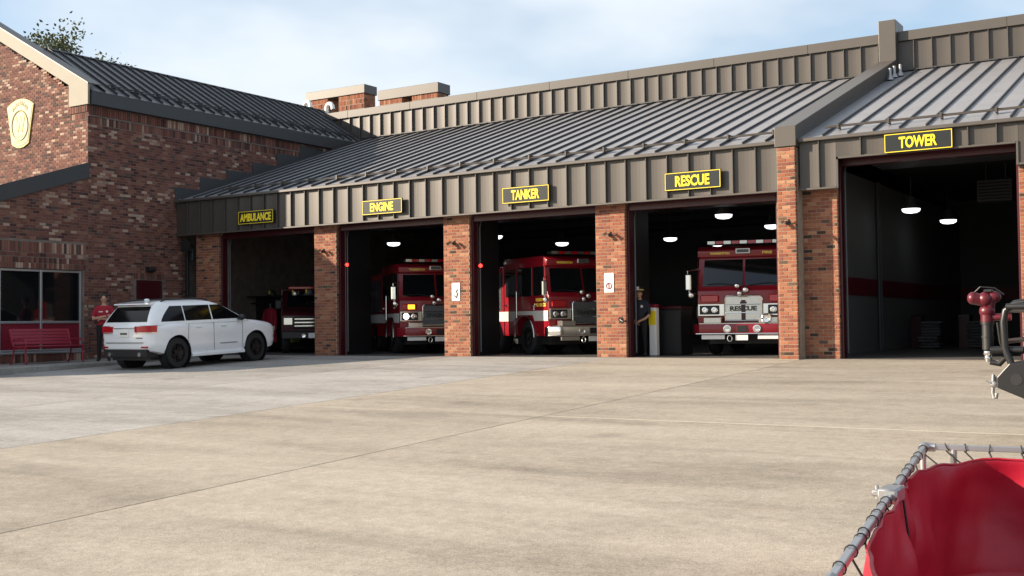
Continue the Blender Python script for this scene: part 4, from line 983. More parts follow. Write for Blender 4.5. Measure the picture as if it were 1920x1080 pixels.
coat((-27.1, 27.80, 1.48), 'redshirt', 'dark red turnout coat hanging on the gear rack')
coat((-25.45, 27.80, 1.48), 'pants', 'black turnout coat hanging on the gear rack')
for i, (x, m, lab) in enumerate(((-26.05, 'satin', 'pale helmet on the gear rack above the neon coat'), (-25.45, 'grey', 'grey helmet on the gear rack above the black coat'), (-27.1, 'black', 'black helmet on the gear rack above the dark red coat'))):
    t = thing('helmet', lab, 'helmet', (x, 27.9, 1.88), group='helmets on the gear rack')
    b = MB(); b.lathe([(.19, .0), (.19, .015), (.135, .03), (.13, .10), (.09, .16), (.02, .185)], (x, 27.9, 1.882), n=18); b.build('shell', m, t, smooth=40)
    b = MB(); b.box(x - .03, x + .03, 27.755, 27.77, 1.93, 2.05, .005); b.build('front_shield', 'gold', t)
# bollard and cabinet beside the rescue bay
bo = thing('bollard', 'white bollard with yellow reflective panel and red cap beside the rescue truck', 'bollard', (-12.34, 26.3, 0))
b = MB(); b.box(-12.44, -12.24, 26.22, 26.42, 0, 1.22, .02); b.build('post', 'white', bo)
b = MB(); b.box(-12.435, -12.245, 26.212, 26.219, .78, 1.14); b.build('reflector', 'yellow', bo)
b = MB(); b.box(-12.45, -12.23, 26.21, 26.43, 1.222, 1.31, .02); b.build('cap', 'redpaint', bo)
cb = thing('steel_cabinet', 'dark grey steel cabinet with red top standing behind the bollard', 'cabinet', (-12.1, 26.9, 0))
b = MB(); b.box(-12.40, -11.80, 26.75, 27.5, 0, 1.18, .015); b.build('body', 'black', cb)
b = MB(); b.box(-12.42, -11.78, 26.73, 27.52, 1.182, 1.26, .012); b.build('top', 'maroon', cb)
b = MB(); b.box(-12.38, -11.82, 26.735, 26.749, .05, 1.14, .006); b.build('door', 'black', cb)
# hose rolls and crates in the tower bay
for i, (x, y) in enumerate(((-7.15, 33.8), (-6.0, 34.6))):
    t = thing('hose_stack', ['stack of folded pale hoses inside the tower bay beside the grey wall', 'stack of folded pale hoses inside the tower bay, away from the grey wall'][i], 'hose stack', (x, y, 0), group='hose stacks in the tower bay')
    for k in range(9):
        b = MB(); j = random.uniform(-.06, .06); b.box(x - .28 + j, x + .28 + j, y - .35, y + .35, .02 + k * .085, .095 + k * .085, .03); b.build('hose_fold', 'grey' if k % 3 == 1 else 'wallgrey', t)
    t = thing('red_locker', ['dark red locker beside the hose stack at the tower bay wall', 'dark red locker beside the farther hose stack of the tower bay'][i], 'locker', (x - .5, y + .3, 0), group='lockers in the tower bay')
    b = MB(); b.box(x - .62, x - .30, y + .1, y + .6, 0.0, .95, .01); b.build('body', 'maroon', t); b = MB(); b.box(x - .60, x - .32, y + .085, y + .099, .05, .9, .004); b.build('door', 'maroon', t)
t = thing('unit_heater', 'grey ceiling unit heater inside the tower bay', 'heater', (-5.2, 33, 3.9))
b = MB(); b.box(-5.7, -4.8, 32.8, 33.4, 4.0, 4.6, .02); b.build('case', 'grey', t)
for k in range(6):
    b = MB(); b.box(-5.65, -4.85, 32.78, 32.80, 4.06 + k * .085, 4.10 + k * .085); b.build('louvre', 'black', t)
b = MB(); b.cyl((-5.5, 33.1, 4.6), (-5.5, 33.1, 5.05), .015, n=6); b.cyl((-5.0, 33.1, 4.6), (-5.0, 33.1, 5.05), .015, n=6); b.build('hanger_rod', 'galv', t)

# ------------------------------------------------------------------ white SUV
def lerp(a, b, t): return a + (b - a) * t
def interp(tab, x):
    for (a, va), (b, vb) in zip(tab, tab[1:]):
        if x <= b:
            t = max(0, (x - a) / (b - a)); return tuple(lerp(p, q, t) for p, q in zip(va, vb))
    return tab[-1][1]
CX, CY = -23.50, 21.24
car = thing('parked_suv', 'white sport utility car with tinted windows parked facing the ambulance bay', 'car', (CX, CY, gz(CY)), 0)
car.scale = (1, .935, 1); car.rotation_euler = (math.atan(SLOPE), 0, 0); WM[car.name] = Matrix.Translation((CX, CY, gz(CY))) @ Matrix.Rotation(math.atan(SLOPE), 4, 'X')
B = lambda b, n, m, par=car, **k: b.build(n, m, par, local=True, **k)
# station: y -> (half width, bottom z, top z)
tab = [(-2.41, (.76, .58, 1.02)), (-2.385, (.84, .50, 1.09)), (-2.32, (.91, .46, 1.13)), (-2.15, (.955, .42, 1.165)), (-1.8, (.985, .34, 1.18)), (-1.45, (.99, .32, 1.18)), (-1.0, (.965, .30, 1.175)), (0, (.96, .29, 1.165)), (.9, (.96, .29, 1.16)), (1.2, (.975, .29, 1.155)), (1.5, (.985, .30, 1.13)), (1.8, (.975, .31, 1.09)), (2.1, (.94, .33, 1.04)), (2.26, (.89, .36, .99)), (2.36, (.79, .40, .92)), (2.41, (.67, .46, .82))]
ysn = [-2.41, -2.385, -2.35, -2.3, -2.2, -2.05, -1.9, -1.7, -1.5, -1.3, -1.0, -.6, -.2, .2, .6, .9, 1.1, 1.3, 1.5, 1.7, 1.9, 2.05, 2.18, 2.28, 2.35, 2.39, 2.41]
rows = []
for y in ysn:
    wd, zb, zt = interp(tab, y); H = zt - zb
    half = [(0, zb), (wd * .80, zb), (wd * .93, zb + .04), (wd * .985, zb + .16), (wd * .99, zb + H * .36), (wd * .975, zb + H * .46), (wd, zb + H * .62), (wd * .995, zb + H * .78), (wd * .97, zb + H * .90), (wd * .925, zb + H * .975), (wd * .85, zt), (wd * .5, zt + .025), (0, zt + .035)]
    full = half + [(-x, z) for x, z in half[-2:0:-1]]
    rows.append([(x, y, z) for x, z in full])
b = MB(); n = len(rows[0]); vs = [p for r in rows for p in r]
fs = [(k * n + i, k * n + (i + 1) % n, (k + 1) * n + (i + 1) % n, (k + 1) * n + i) for k in range(len(rows) - 1) for i in range(n)] + [list(range(n))[::-1], list(range((len(rows) - 1) * n, len(rows) * n))]
b.add(vs, fs); hull = b.mesh('hull', 'carwhite')
WY = (-1.46, 1.455); WR = .395
cut = MB()
for y in WY: cut.cyl((-1.2, y, WR), (1.2, y, WR), .455, n=40)
def boolean(me, cutter):
    a = bpy.data.objects.new('a', me); c = bpy.data.objects.new('c', cutter); COL.objects.link(a); COL.objects.link(c)
    m = a.modifiers.new('b', 'BOOLEAN'); m.object = c; m.operation = 'DIFFERENCE'; m.solver = 'EXACT'
    dg = bpy.context.evaluated_depsgraph_get(); out = bpy.data.meshes.new_from_object(a.evaluated_get(dg))
    bpy.data.objects.remove(a); bpy.data.objects.remove(c); return out
me = boolean(hull, cut.mesh('cut', 'black'))
me.polygons.foreach_set('use_smooth', [True] * len(me.polygons)); me.set_sharp_from_angle(angle=R(42))
body = put('body', me, car, local=True)
for y in WY:
    for s_ in (-1, 1):
        b = MB(); b.cyl((s_ * .70, y, WR), (s_ * .955, y, WR), .452, n=36, cap=False)
        b.cyl((s_ * .70, y, WR), (s_ * .69, y, WR), .452, n=36); B(b, 'wheel_well', 'black')
# greenhouse by rings: z -> (y rear, y front, half width, corner radius)
gl = [(1.12, -2.37, 1.26, .935, .16), (1.19, -2.335, 1.12, .915, .18), (1.33, -2.25, .86, .865, .20), (1.50, -2.12, .53, .80, .22), (1.60, -2.03, .30, .755, .24), (1.675, -1.96, .04, .71, .26), (1.715, -1.84, -.18, .65, .30), (1.742, -1.5, -.42, .50, .34), (1.752, -1.2, -.62, .3, .28)]
def ring(z, y0, y1, hw, r, n=7):
    pts = []
    for cx_, cy_, a0 in ((hw - r * .55, y1 - r, 0), (-hw + r * .55, y1 - r, 90), (-hw + r * .55, y0 + r, 180), (hw - r * .55, y0 + r, 270)):
        for k in range(n):
            a = R(a0 + 90 * k / (n - 1)); pts.append((cx_ + r * .55 * math.cos(a), cy_ + r * math.sin(a), z))
    return pts
b = MB(); rr = [ring(*g_) for g_ in gl]; n = len(rr[0])
b.add([p for r in rr for p in r], [(k * n + i, k * n + (i + 1) % n, (k + 1) * n + (i + 1) % n, (k + 1) * n + i) for k in range(len(rr) - 1) for i in range(n)] + [list(range(n))[::-1], list(range((len(rr) - 1) * n, len(rr) * n))])
B(b, 'roof_shell', 'carwhite', smooth=40)
gtab = [(g_[0], (g_[1], g_[2], g_[3])) for g_ in gl]
def sheet(grid, off, name, m, par=car):
    """grid rows of points; thin shell offset along off"""
    b = MB(); R_, C_ = len(grid), len(grid[0])
    top = [Vector(p) + Vector(off) for r in grid for p in r]; bot = [Vector(p) - Vector(off) * 1.5 for r in grid for p in r]
    N = R_ * C_; fs = []
    for i in range(R_ - 1):
        for j in range(C_ - 1):
            a = i * C_ + j; fs += [(a, a + 1, a + C_ + 1, a + C_), (N + a, N + a + C_, N + a + C_ + 1, N + a + 1)]
    bd_ = [j for j in range(C_)] + [i * C_ + C_ - 1 for i in range(1, R_)] + [(R_ - 1) * C_ + j for j in range(C_ - 2, -1, -1)] + [i * C_ for i in range(R_ - 2, 0, -1)]
    for k in range(len(bd_)): p, q = bd_[k], bd_[(k + 1) % len(bd_)]; fs.append((p, q, N + q, N + p))
    b.add(top + bot, fs); return B(b, name, m, par, smooth=30)
zs = [1.20, 1.27, 1.35, 1.43, 1.51, 1.585]
for s_ in (-1, 1):
    def wrow(z, ya, yb, nC=5):
        wd = interp(gtab, z)[2]; return [(s_ * (wd + .002), lerp(ya, yb, k / (nC - 1)), z) for k in range(nC)]
    def wgrid(fa, fb): return [wrow(z, fa((z - 1.20) / .385), fb((z - 1.20) / .385)) for z in zs]
    sheet(wgrid(lambda t: -1.98 + .42 * t ** 1.3, lambda t: -1.17 + .02 * t), (s_ * .006, 0, 0), 'rear_quarter_window', 'tint')
    sheet(wgrid(lambda t: -1.13 + .02 * t, lambda t: -.20 + .02 * t), (s_ * .006, 0, 0), 'rear_door_window', 'tint')
    sheet(wgrid(lambda t: -.15 + .02 * t, lambda t: .98 - .74 * t), (s_ * .006, 0, 0), 'front_door_window', 'tint')
    # door gaps
    for y in (-1.14, -.17, .92):
        b = MB(); pts = []
        for z in (.40, .6, .8, 1.0, 1.13):
            wd, zb, zt = interp(tab, y); pts.append((s_ * (wd * 1.0 + .0005), y + (0.08 * (z - .4) if y < -1 else 0), z))
        b.tube(pts, .005, 5); B(b, 'door_gap', 'black')
    for y in (-.82, .10):
        b = MB(); b.box(s_ * .945, s_ * .99, y, y + .20, 1.01, 1.04, .012); B(b, 'door_handle', 'carwhite')
    b = MB(); b.box(s_ * .955, s_ * .968, .05, .70, .555, .572, .003); B(b, 'door_trim', 'grey')
    b = MB(); b.prism([(s_ * .80, .25), (s_ * .985, .27), (s_ * .99, .34), (s_ * .93, .38), (s_ * .80, .38)], -.98, .97, 'y'); B(b, 'side_sill', 'carwhite', bevel=.01)
    b = MB(); b.tube([(s_ * .66, -1.75, 1.71), (s_ * .665, -1.6, 1.755), (s_ * .665, -.3, 1.76), (s_ * .66, -.1, 1.71)], .02, 8); B(b, 'roof_rail', 'black')
    # mirrors
    b = MB(); b.ell((s_ * 1.06, .80, 1.22), .11, .09, .085); b.box(s_ * .90, s_ * 1.0, .78, .84, 1.15, 1.20, .01); B(b, 'mirror', 'black', smooth=50)
    # tail lights wrap the corner
    b = MB()
    P = [(.40, -2.42), (.70, -2.42), (.83, -2.39), (.91, -2.31), (.945, -2.16)]
    front = [(s_ * (x + .02), y - .02) for x, y in P]
    for (z0, z1, m_, nm) in ((.955, 1.12, 'redlens', 'tail_light'), (.926, .952, 'chrome', 'tail_light_strip')):
        b = MB(); vs = []
        for i, (x, y) in enumerate(front):
            k = i / 4; vs += [(x, y, z0 + .0 * k), (x, y, z1 - .02 * (1 - k))]
        vs += [(s_ * .42, -2.30, z0), (s_ * .42, -2.30, z1), (s_ * .88, -2.06, z0), (s_ * .88, -2.06, z1)]
        fs = [(2 * i, 2 * i + 2, 2 * i + 3, 2 * i + 1) for i in range(4)] + [(0, 1, 11, 10), (8, 12, 13, 9), (0, 10, 12, 8, 6, 4, 2), (1, 3, 5, 7, 9, 13, 11)]
        b.add(vs, fs); B(b, nm, m_, smooth=30)
    b = MB(); b.box(s_ * .62, s_ * .83, -2.425, -2.36, .56, .60, .008); B(b, 'rear_reflector', 'redlens')
    b = MB(); b.cyl((s_ * .56, -2.44, .40), (s_ * .56, -2.2, .40), .055, n=18); b.cyl((s_ * .56, -2.442, .40), (s_ * .56, -2.43, .40), .042, n=18); B(b, 'exhaust_tip', 'chrome', smooth=40)
    for y in WY: wheel(car, s_ * .80, y, WR, .28, s_, 'rimdark', spokes=5)
    b = MB(); b.box(s_ * .45, s_ * .86, 2.24, 2.37, .80, .93, .02); B(b, 'headlight', 'chrome')
# rear glass
grid = []
for z in (1.21, 1.30, 1.40, 1.5, 1.585):
    y0 = interp(gtab, z)[0]; hw_ = lerp(.77, .63, (z - 1.21) / .375)
    grid.append([(lerp(-hw_, hw_, k / 6), y0 - .004, z) for k in range(7)])
sheet(grid, (0, -.006, .003), 'rear_window', 'tint')
grid = []
for z in (1.21, 1.30, 1.40, 1.5, 1.6):
    y1 = interp(gtab, z)[1]; hw_ = lerp(.77, .63, (z - 1.21) / .39)
    grid.append([(lerp(-hw_, hw_, k / 6), y1 + .004, z) for k in range(7)])
sheet(grid, (0, .006, .003), 'windshield', 'tint')
b = MB(); b.prism([(-2.10, 1.625), (-2.19, 1.645), (-2.16, 1.672), (-1.80, 1.715), (-1.80, 1.67)], -.64, .64); B(b, 'spoiler', 'carwhite', bevel=.008)
b = MB(); b.box(-.12, .12, -2.155, -2.14, 1.628, 1.646); B(b, 'brake_lamp', 'redlens')
b = MB(); b.ell((0.0, -1.62, 1.755), .035, .09, .035); B(b, 'roof_antenna', 'carwhite', smooth=60)
b = MB(); b.box(-.70, .70, -2.432, -2.38, .685, .70); B(b, 'bumper_groove', 'black')
b = MB(); b.box(-.82, .82, -2.425, -2.20, .48, .53, .02); B(b, 'bumper_vent', 'black')
b = MB(); b.prism([(-2.40, .33), (-2.42, .50), (-2.1, .50), (-1.95, .30)], -.80, .80); B(b, 'rear_diffuser', 'black', bevel=.01)
b = MB(); b.box(-.39, .39, -2.428, -2.37, 1.045, 1.065, .004); B(b, 'tailgate_trim', 'chrome')
b = MB(); b.box(-.18, .18, -2.432, -2.40, .84, 1.0, .006); B(b, 'licence_plate', 'paper')
b = MB(); b.box(-.13, .13, -2.4335, -2.4325, .895, .945); B(b, 'plate_marks', 'grey')
b = MB(); b.box(.45, .68, -2.428, -2.40, .80, .82); B(b, 'model_badge', 'grey')
b = MB(); b.box(-.72, .72, -2.2, 2.2, .24, .32); B(b, 'underbody', 'black')
b = MB(); b.box(-.50, .50, 2.37, 2.425, .60, .80, .02); B(b, 'front_grille', 'black')

# ------------------------------------------------------------------ red bench
BX, BY0, BY1 = -27.0, 18.38, 20.22
bn = thing('bench', 'dark red slatted bench against the window wall of the brick wing', 'bench', (BX, 19.3, wz(19.3)))
zz = wz(19.3)
for k in range(5):
    b = MB(); x0 = BX - .26 + k * .11; b.box(x0, x0 + .095, BY0, BY1, zz + .43 + .012 * abs(k - 2), zz + .46 + .012 * abs(k - 2), .006); b.build('seat_slat', 'benchred', bn)
for k in range(5):
    z0 = zz + .52 + k * .085; x0 = BX - .30 - k * .028; b = MB(); b.prism([(x0, z0), (x0 + .03, z0 + .006), (x0 + .008, z0 + .078), (x0 - .022, z0 + .072)], BY0, BY1, 'y'); b.build('back_slat', 'benchred', bn)
for y in (BY0 + .04, BY1 - .04):
    b = MB(); b.tube([(BX + .30, y, wz(y) + .012), (BX + .27, y, wz(y) + .02), (BX + .25, y, zz + .30), (BX + .28, y, zz + .42), (BX - .24, y, zz + .40), (BX - .26, y, zz + .50), (BX - .40, y, zz + .92)], .024, 8); b.build('end_frame', 'benchred', bn)
    b = MB(); b.tube([(BX - .24, y, zz + .40), (BX - .28, y, zz + .2), (BX - .36, y, wz(y) + .012), (BX - .40, y, wz(y) + .012)], .024, 8); b.build('leg', 'benchred', bn)
    b = MB(); b.tube([(BX - .31, y, zz + .64), (BX + .05, y, zz + .66), (BX + .24, y, zz + .64), (BX + .29, y, zz + .56), (BX + .26, y, zz + .42)], .02, 8); b.build('armrest', 'benchred', bn)

# ------------------------------------------------------------------ people
def person(name, label, loc, rz, H, J, region, mats, hair='hair', helmet=None, extra=None):
    """J: parts as lists of (x,y,z,r) chains in a 1.80 m figure facing -y; merged into one skin by voxel remesh"""
    k = H / 1.80
    t = thing(name, label, 'person', loc, rz)
    b = MB()
    for kind, ch in J:
        if kind == 'tube':
            pts = [(p[0] * k, p[1] * k, p[2] * k) for p in ch]; b.tube(pts, [p[3] * k for p in ch], 12)
            for p in (ch[0], ch[-1]): b.ell((p[0] * k, p[1] * k, p[2] * k), p[3] * k, p[3] * k, p[3] * k, 10, 7)
            for p in ch[1:-1]: b.ell((p[0] * k, p[1] * k, p[2] * k), p[3] * k * .98, p[3] * k * .98, p[3] * k * .98, 10, 7)
        else:
            c, r_ = ch; b.ell(tuple(v * k for v in c), *[v * k for v in r_], 16, 12)
    me0 = b.mesh('skin', 'skin'); o = bpy.data.objects.new('tmp', me0); COL.objects.link(o)
    m = o.modifiers.new('r', 'REMESH'); m.mode = 'VOXEL'; m.voxel_size = .0115
    sm = o.modifiers.new('s', 'SMOOTH'); sm.factor = .5; sm.iterations = 3
    dg = bpy.context.evaluated_depsgraph_get(); me = bpy.data.meshes.new_from_object(o.evaluated_get(dg)); bpy.data.objects.remove(o)
    me.materials.clear()
    for q in mats: me.materials.append(MT[q])
    for p in me.polygons: c = p.center / k; p.material_index = region(c); p.use_smooth = True
    put('body', me, t, local=True)
    HD = [c for kind, c in J if kind == 'head'][0]; hx, hy, hz = HD[0]; a, d, e = HD[1]
    if not helmet:
        b = MB(); b.ell((hx * k, (hy + .018) * k, (hz + .035) * k), (a + .012) * k, (d + .004) * k, (e - .012) * k, 16, 12); b.build('hair', hair, t, local=True, smooth=60)
    for s_ in (-1, 1):
        b = MB(); b.ell(((hx + s_ * .033) * k, (hy - d + .012) * k, (hz + .005) * k), .012 * k, .008 * k, .007 * k, 8, 6); b.build('eye', 'black', t, local=True)
    b = MB(); b.box((hx - .025) * k, (hx + .025) * k, (hy - d + .004) * k, (hy - d + .02) * k, (hz - .062) * k, (hz - .052) * k, .003); b.build('mouth', 'redpaint', t, local=True)
    if helmet:
        b = MB(); b.lathe([(.185 * k, 0), (.18 * k, .015 * k), (.13 * k, .03 * k), (.125 * k, .09 * k), (.085 * k, .145 * k), (.02 * k, .165 * k)], (hx * k, (hy + .01) * k, (hz + .045) * k), n=20); ho = b.build('helmet', helmet, t, local=True, smooth=40)
        b = MB(); b.box((hx - .04) * k, (hx + .04) * k, (hy - d - .05) * k, (hy - d - .035) * k, (hz + .08) * k, (hz + .18) * k, .006); b.build('helmet_front', 'paper', ho, local=True)
        b = MB(); b.lathe([(.128 * k, .048 * k), (.131 * k, .05 * k), (.131 * k, .07 * k), (.126 * k, .072 * k)], (hx * k, (hy + .01) * k, (hz + .035) * k), n=20); b.build('helmet_band', 'gold', ho, local=True)
    if extra: extra(t, k)
    return t
def finger_set(c, d, side, out, L=.085):
    """five finger chains from a palm centre c; d finger direction, side across the palm, out palm normal (curl)"""
    c, d, side, out = Vector(c), Vector(d).normalized(), Vector(side).normalized(), Vector(out).normalized(); res = []
    for i, (off, ln) in enumerate(((-.030, .072), (-.010, .084), (.011, .080), (.031, .064))):
        p0 = c + side * off + d * .035; p1 = p0 + d * ln * .45 + out * .006; p2 = p1 + d * ln * .3 + out * .022; p3 = p2 + d * ln * .12 + out * .024
        res.append(('tube', [(*p0, .0105), (*p1, .0098), (*p2, .009), (*p3, .008)]))
    p0 = c - side * .035 - d * .02; p1 = p0 - side * .03 + d * .03; p2 = p1 - side * .005 + d * .03 + out * .012
    res.append(('tube', [(*p0, .013), (*p1, .0115), (*p2, .0095)]))
    return res
legs = []
for s_ in (-1, 1):
    legs += [('tube', [(s_ * .095, .0, .93, .098), (s_ * .105, -.005, .75, .088), (s_ * .115, -.01, .50, .062), (s_ * .12, .012, .32, .060), (s_ * .125, .015, .10, .045)]),
             ('tube', [(s_ * .125, .03, .055, .046), (s_ * .135, -.06, .045, .043), (s_ * .145, -.15, .035, .034)])]
torso = [('tube', [(0, .0, .93, .135), (0, .0, 1.02, .135), (0, -.005, 1.15, .140), (0, .0, 1.28, .150), (0, .005, 1.38, .130)]), ('e', ((-.075, 0, 1.25), (.125, .115, .19))), ('e', ((.075, 0, 1.25), (.125, .115, .19))),
         ('e', ((0, .0, .97), (.175, .125, .12))), ('tube', [(-.17, .0, 1.40, .068), (0, .0, 1.43, .075), (.17, .0, 1.40, .068)]), ('tube', [(0, .0, 1.42, .062), (0, -.012, 1.54, .056)])]
head = [('head', ((0, -.02, 1.665), (.075, .095, .118))), ('e', ((0, -.035, 1.60), (.055, .07, .06))), ('e', ((0, -.122, 1.652), (.014, .022, .024))), ('e', ((-.078, -.005, 1.66), (.012, .02, .032))), ('e', ((.078, -.005, 1.66), (.012, .02, .032)))]
# arms crossed over the chest
arms = [('tube', [(-.195, .0, 1.38, .060), (-.25, -.02, 1.24, .052), (-.255, -.07, 1.12, .044), (-.12, -.185, 1.15, .038), (.04, -.215, 1.19, .030)]),
        ('tube', [(.195, .0, 1.38, .060), (.25, -.02, 1.24, .052), (.255, -.06, 1.10, .044), (.12, -.16, 1.10, .038), (-.05, -.19, 1.13, .030)]),
        ('e', ((.085, -.215, 1.20), (.045, .022, .038))), ('e', ((-.10, -.195, 1.14), (.045, .022, .038)))]
arms += finger_set((.085, -.218, 1.20), (1, .25, .1), (0, 0, 1), (0, .8, 0)) + finger_set((-.10, -.20, 1.14), (-1, .3, .1), (0, 0, 1), (0, .8, 0))
def near_chain(c, ch, grow=.012):
    for (x0, y0, z0, r0), (x1, y1, z1, r1) in zip(ch, ch[1:]):
        a = Vector((x0, y0, z0)); d = Vector((x1, y1, z1)) - a; t = max(0, min(1, (c - a).dot(d) / d.length_squared))
        if (c - a - d * t).length < r0 + (r1 - r0) * t + grow: return True
    return False
def hands_of(A): return [ch for kind, ch in A if kind == 'tube' and len(ch) in (3, 4)]
def reg1(c):
    if c.z > 1.478: return 0
    if c.z < .075: return 3
    if c.z < .96: return 2
    if c.y < -.05 and 1.0 < c.z < 1.30:
        for ch in (arms[0][1][2:], arms[1][1][2:]):
            if near_chain(c, ch, .008 if c.y < -.15 else .002) : return 0
        if c.y < -.16 and any(near_chain(c, ch) for ch in hands_of(arms)): return 0
    if abs(c.x) > .20 and c.z < 1.19: return 0
    return 1
def shirt_print(t, k):
    b = MB(); b.box(-.12 * k, -.02 * k, -.150 * k, -.125 * k, 1.30 * k, 1.325 * k, .004); b.build('shirt_print', 'paper', t, local=True)
    b = MB(); b.ell((.085 * k, -.128 * k, 1.315 * k), .03 * k, .012 * k, .03 * k, 10, 8); b.build('shirt_badge', 'paper', t, local=True)
person('person', 'person in red shirt with crossed arms beside the white car', (-26.45, 20.65, wz(20.65)), R(48), 1.88, legs + torso + head + arms, reg1, ['skin', 'redshirt', 'pants', 'black'], extra=shirt_print)
# firefighter: hands joined low in front, head lowered
arms2 = [('tube', [(-.195, .0, 1.38, .060), (-.245, .01, 1.22, .052), (-.25, -.01, 1.07, .043), (-.17, -.12, .96, .036), (-.08, -.19, .90, .028)]),
         ('tube', [(.195, .0, 1.38, .060), (.245, .01, 1.22, .052), (.25, -.01, 1.07, .043), (.16, -.13, .98, .036), (.06, -.20, .93, .028)]),
         ('e', ((-.05, -.215, .88), (.038, .025, .045))), ('e', ((.03, -.225, .91), (.038, .025, .045)))]
arms2 += finger_set((-.05, -.215, .88), (.6, -.2, -.7), (0, .9, -.3), (.5, .2, .3)) + finger_set((.03, -.225, .91), (-.6, -.2, -.6), (0, .9, -.3), (-.5, .2, .3))
head2 = [(kk, ((c[0], c[1] - .03, c[2] - .012), r_)) for kk, (c, r_) in head]
def reg2(c):
    if c.z > 1.485: return 0
    if c.z < .09: return 3
    if 0.78 < c.z < 1.19:
        for ch in (arms2[0][1][2:], arms2[1][1][2:]):
            if near_chain(c, ch, .006): return 0
        if c.y < -.15: return 0
    if c.z < .95: return 2
    return 1
def badge2(t, k):
    b = MB(); b.ell((.085 * k, -.122 * k, 1.31 * k), .038 * k, .012 * k, .038 * k, 12, 8); b.build('shirt_badge', 'paper', t, local=True)
    b = MB(); b.lathe([(.150 * k, -.015 * k), (.156 * k, -.012 * k), (.156 * k, .02 * k), (.150 * k, .023 * k)], (0, 0, .965 * k), n=24); b.build('belt', 'black', t, local=True)
person('person', 'person in navy uniform and helmet standing at the rescue bay door frame', (-12.58, 26.0, 0), R(10), 1.72, legs + torso + head2 + arms2, reg2, ['skin', 'navy', 'pants', 'black'], helmet='black', extra=badge2)

# ------------------------------------------------------------------ portable water tank
TP = Vector((-1.53, 6.95, 0)); e1 = Vector((.122, -.9925, 0)); e2 = Vector((.9925, .122, 0)); TS = 3.25; RH = .74
def tp(a, c, h):
    p = TP + e1 * a + e2 * c; return Vector((p.x, p.y, gz(p.y) + h))
tk = thing('portable_tank', 'red vinyl portable water tank hung in an aluminium tube frame on the concrete', 'water tank', tuple(tp(TS / 2, TS / 2, 0)))
rail = []
def railtube(p, q, name='rim_tube', r=.0185):
    d = (q - p).normalized(); sd_ = d.cross(Vector((0, 0, 1))).normalized(); u_ = sd_.cross(d); k = r * .86; c_ = k * .25
    prof = [(k, k - c_), (k - c_, k), (-k + c_, k), (-k, k - c_), (-k, -k + c_), (-k + c_, -k), (k - c_, -k), (k, -k + c_)]
    b = MB(); b.add([p + sd_ * a + u_ * e for a, e in prof] + [q + sd_ * a + u_ * e for a, e in prof], [list(range(8)), list(range(8, 16))[::-1]] + [(i, (i + 1) % 8, 8 + (i + 1) % 8, 8 + i) for i in range(8)])
    return b.build(name, 'alu', tk)
g_ = .05
railtube(tp(g_, 0, RH), tp(TS * .47, 0, RH)); railtube(tp(TS * .47 + .10, 0, RH), tp(TS - g_, 0, RH))
railtube(tp(0, g_, RH), tp(0, TS - g_, RH)); railtube(tp(TS, g_, RH), tp(TS, TS - g_, RH)); railtube(tp(g_, TS, RH), tp(TS - g_, TS, RH))
for a, c in ((0, 0), (0, TS), (TS, 0), (TS, TS)):
    b = MB(); b.ell(tuple(tp(a, c, RH)), .035, .035, .03); 
    da, dc = (.06 if a == 0 else -.06), (.06 if c == 0 else -.06)
    b.tube([tp(a + da, c, RH), tp(a, c, RH), tp(a, c + dc, RH)], .026, 10); b.build('corner_joint', 'galv', tk, smooth=40)
for a, c in ((.10, 0), (0, .16), (TS * .40, 0), (TS * .62, 0), (TS - .12, 0), (0, TS * .5), (0, TS - .12), (TS, .12), (TS, TS * .5), (TS, TS - .12), (.12, TS), (TS * .5, TS), (TS - .12, TS)):
    b = MB(); b.tube([tp(a, c, RH - .01), tp(a, c, .012)], .018, 10); b.build('leg', 'alu', tk, smooth=40)
for s0 in (((.10, 0), (TS - .12, 0)), ((0, .16), (0, TS - .12)), ((TS, .12), (TS, TS - .12)), ((.12, TS), (TS - .12, TS))):
    b = MB(); b.tube([tp(*s0[0], .03), tp(*s0[1], .03)], .018, 10); b.build('base_tube', 'alu', tk, smooth=40)
# hinge clamp
hc = TS * .47 + .05
b = MB()
for dh in (-.0,):
    p = tp(hc, 0, RH); b.box(p.x - .045, p.x + .045, p.y - .085, p.y + .085, p.z - .035, p.z + .035, .01); b.box(p.x - .085, p.x - .03, p.y - .03, p.y + .05, p.z - .012, p.z + .02, .008); b.cyl((p.x - .07, p.y + .02, p.z - .03), (p.x - .07, p.y + .02, p.z + .035), .009)
b.build('hinge_clamp', 'galv', tk, smooth=40)
# liner: rounded square wall hanging inside the frame plus floor
N = 168; levels = [0.0, .03, .08, .15, .22, .29, .36, .43, .50, .56, .61, .64]
def liner_pt(i, l):
    t = 2 * math.pi * i / N; n_ = 6.5
    ca, sa = math.cos(t), math.sin(t); r = (abs(ca) ** n_ + abs(sa) ** n_) ** (-1 / n_)
    half = TS / 2 - .012
    fold = .034 * math.sin(t * 11 + 1.6 * math.sin(3 * t) + 2.5 * l) + .020 * math.sin(t * 23 + 2 - 4 * l) + .010 * math.sin(t * 47 + 9 * l) + .05 * noise.noise(Vector((math.cos(t) * 3.1, math.sin(t) * 3.1, l * 4.0))) + .025 * noise.noise(Vector((math.cos(t) * 8, math.sin(t) * 8, l * 9.0)))
    k = half - .02 - .04 * (1 - l / .64) + fold * (.35 + .65 * math.sin(math.pi * min(1, l / .64)))
    corner = max(0, r - 1.0)
    a = TS / 2 - r * sa * k; c = TS / 2 + r * ca * k
    top = .728 - .16 * corner * (l / .64) + .008 * math.sin(t * 34)
    h = .015 + l / .64 * (top - .015)
    return tp(a, c, h)
b = MB(); vs = []
for l in levels: vs += [liner_pt(i, l) for i in range(N)]
fs = [(k * N + i, k * N + (i + 1) % N, (k + 1) * N + (i + 1) % N, (k + 1) * N + i) for k in range(len(levels) - 1) for i in range(N)]
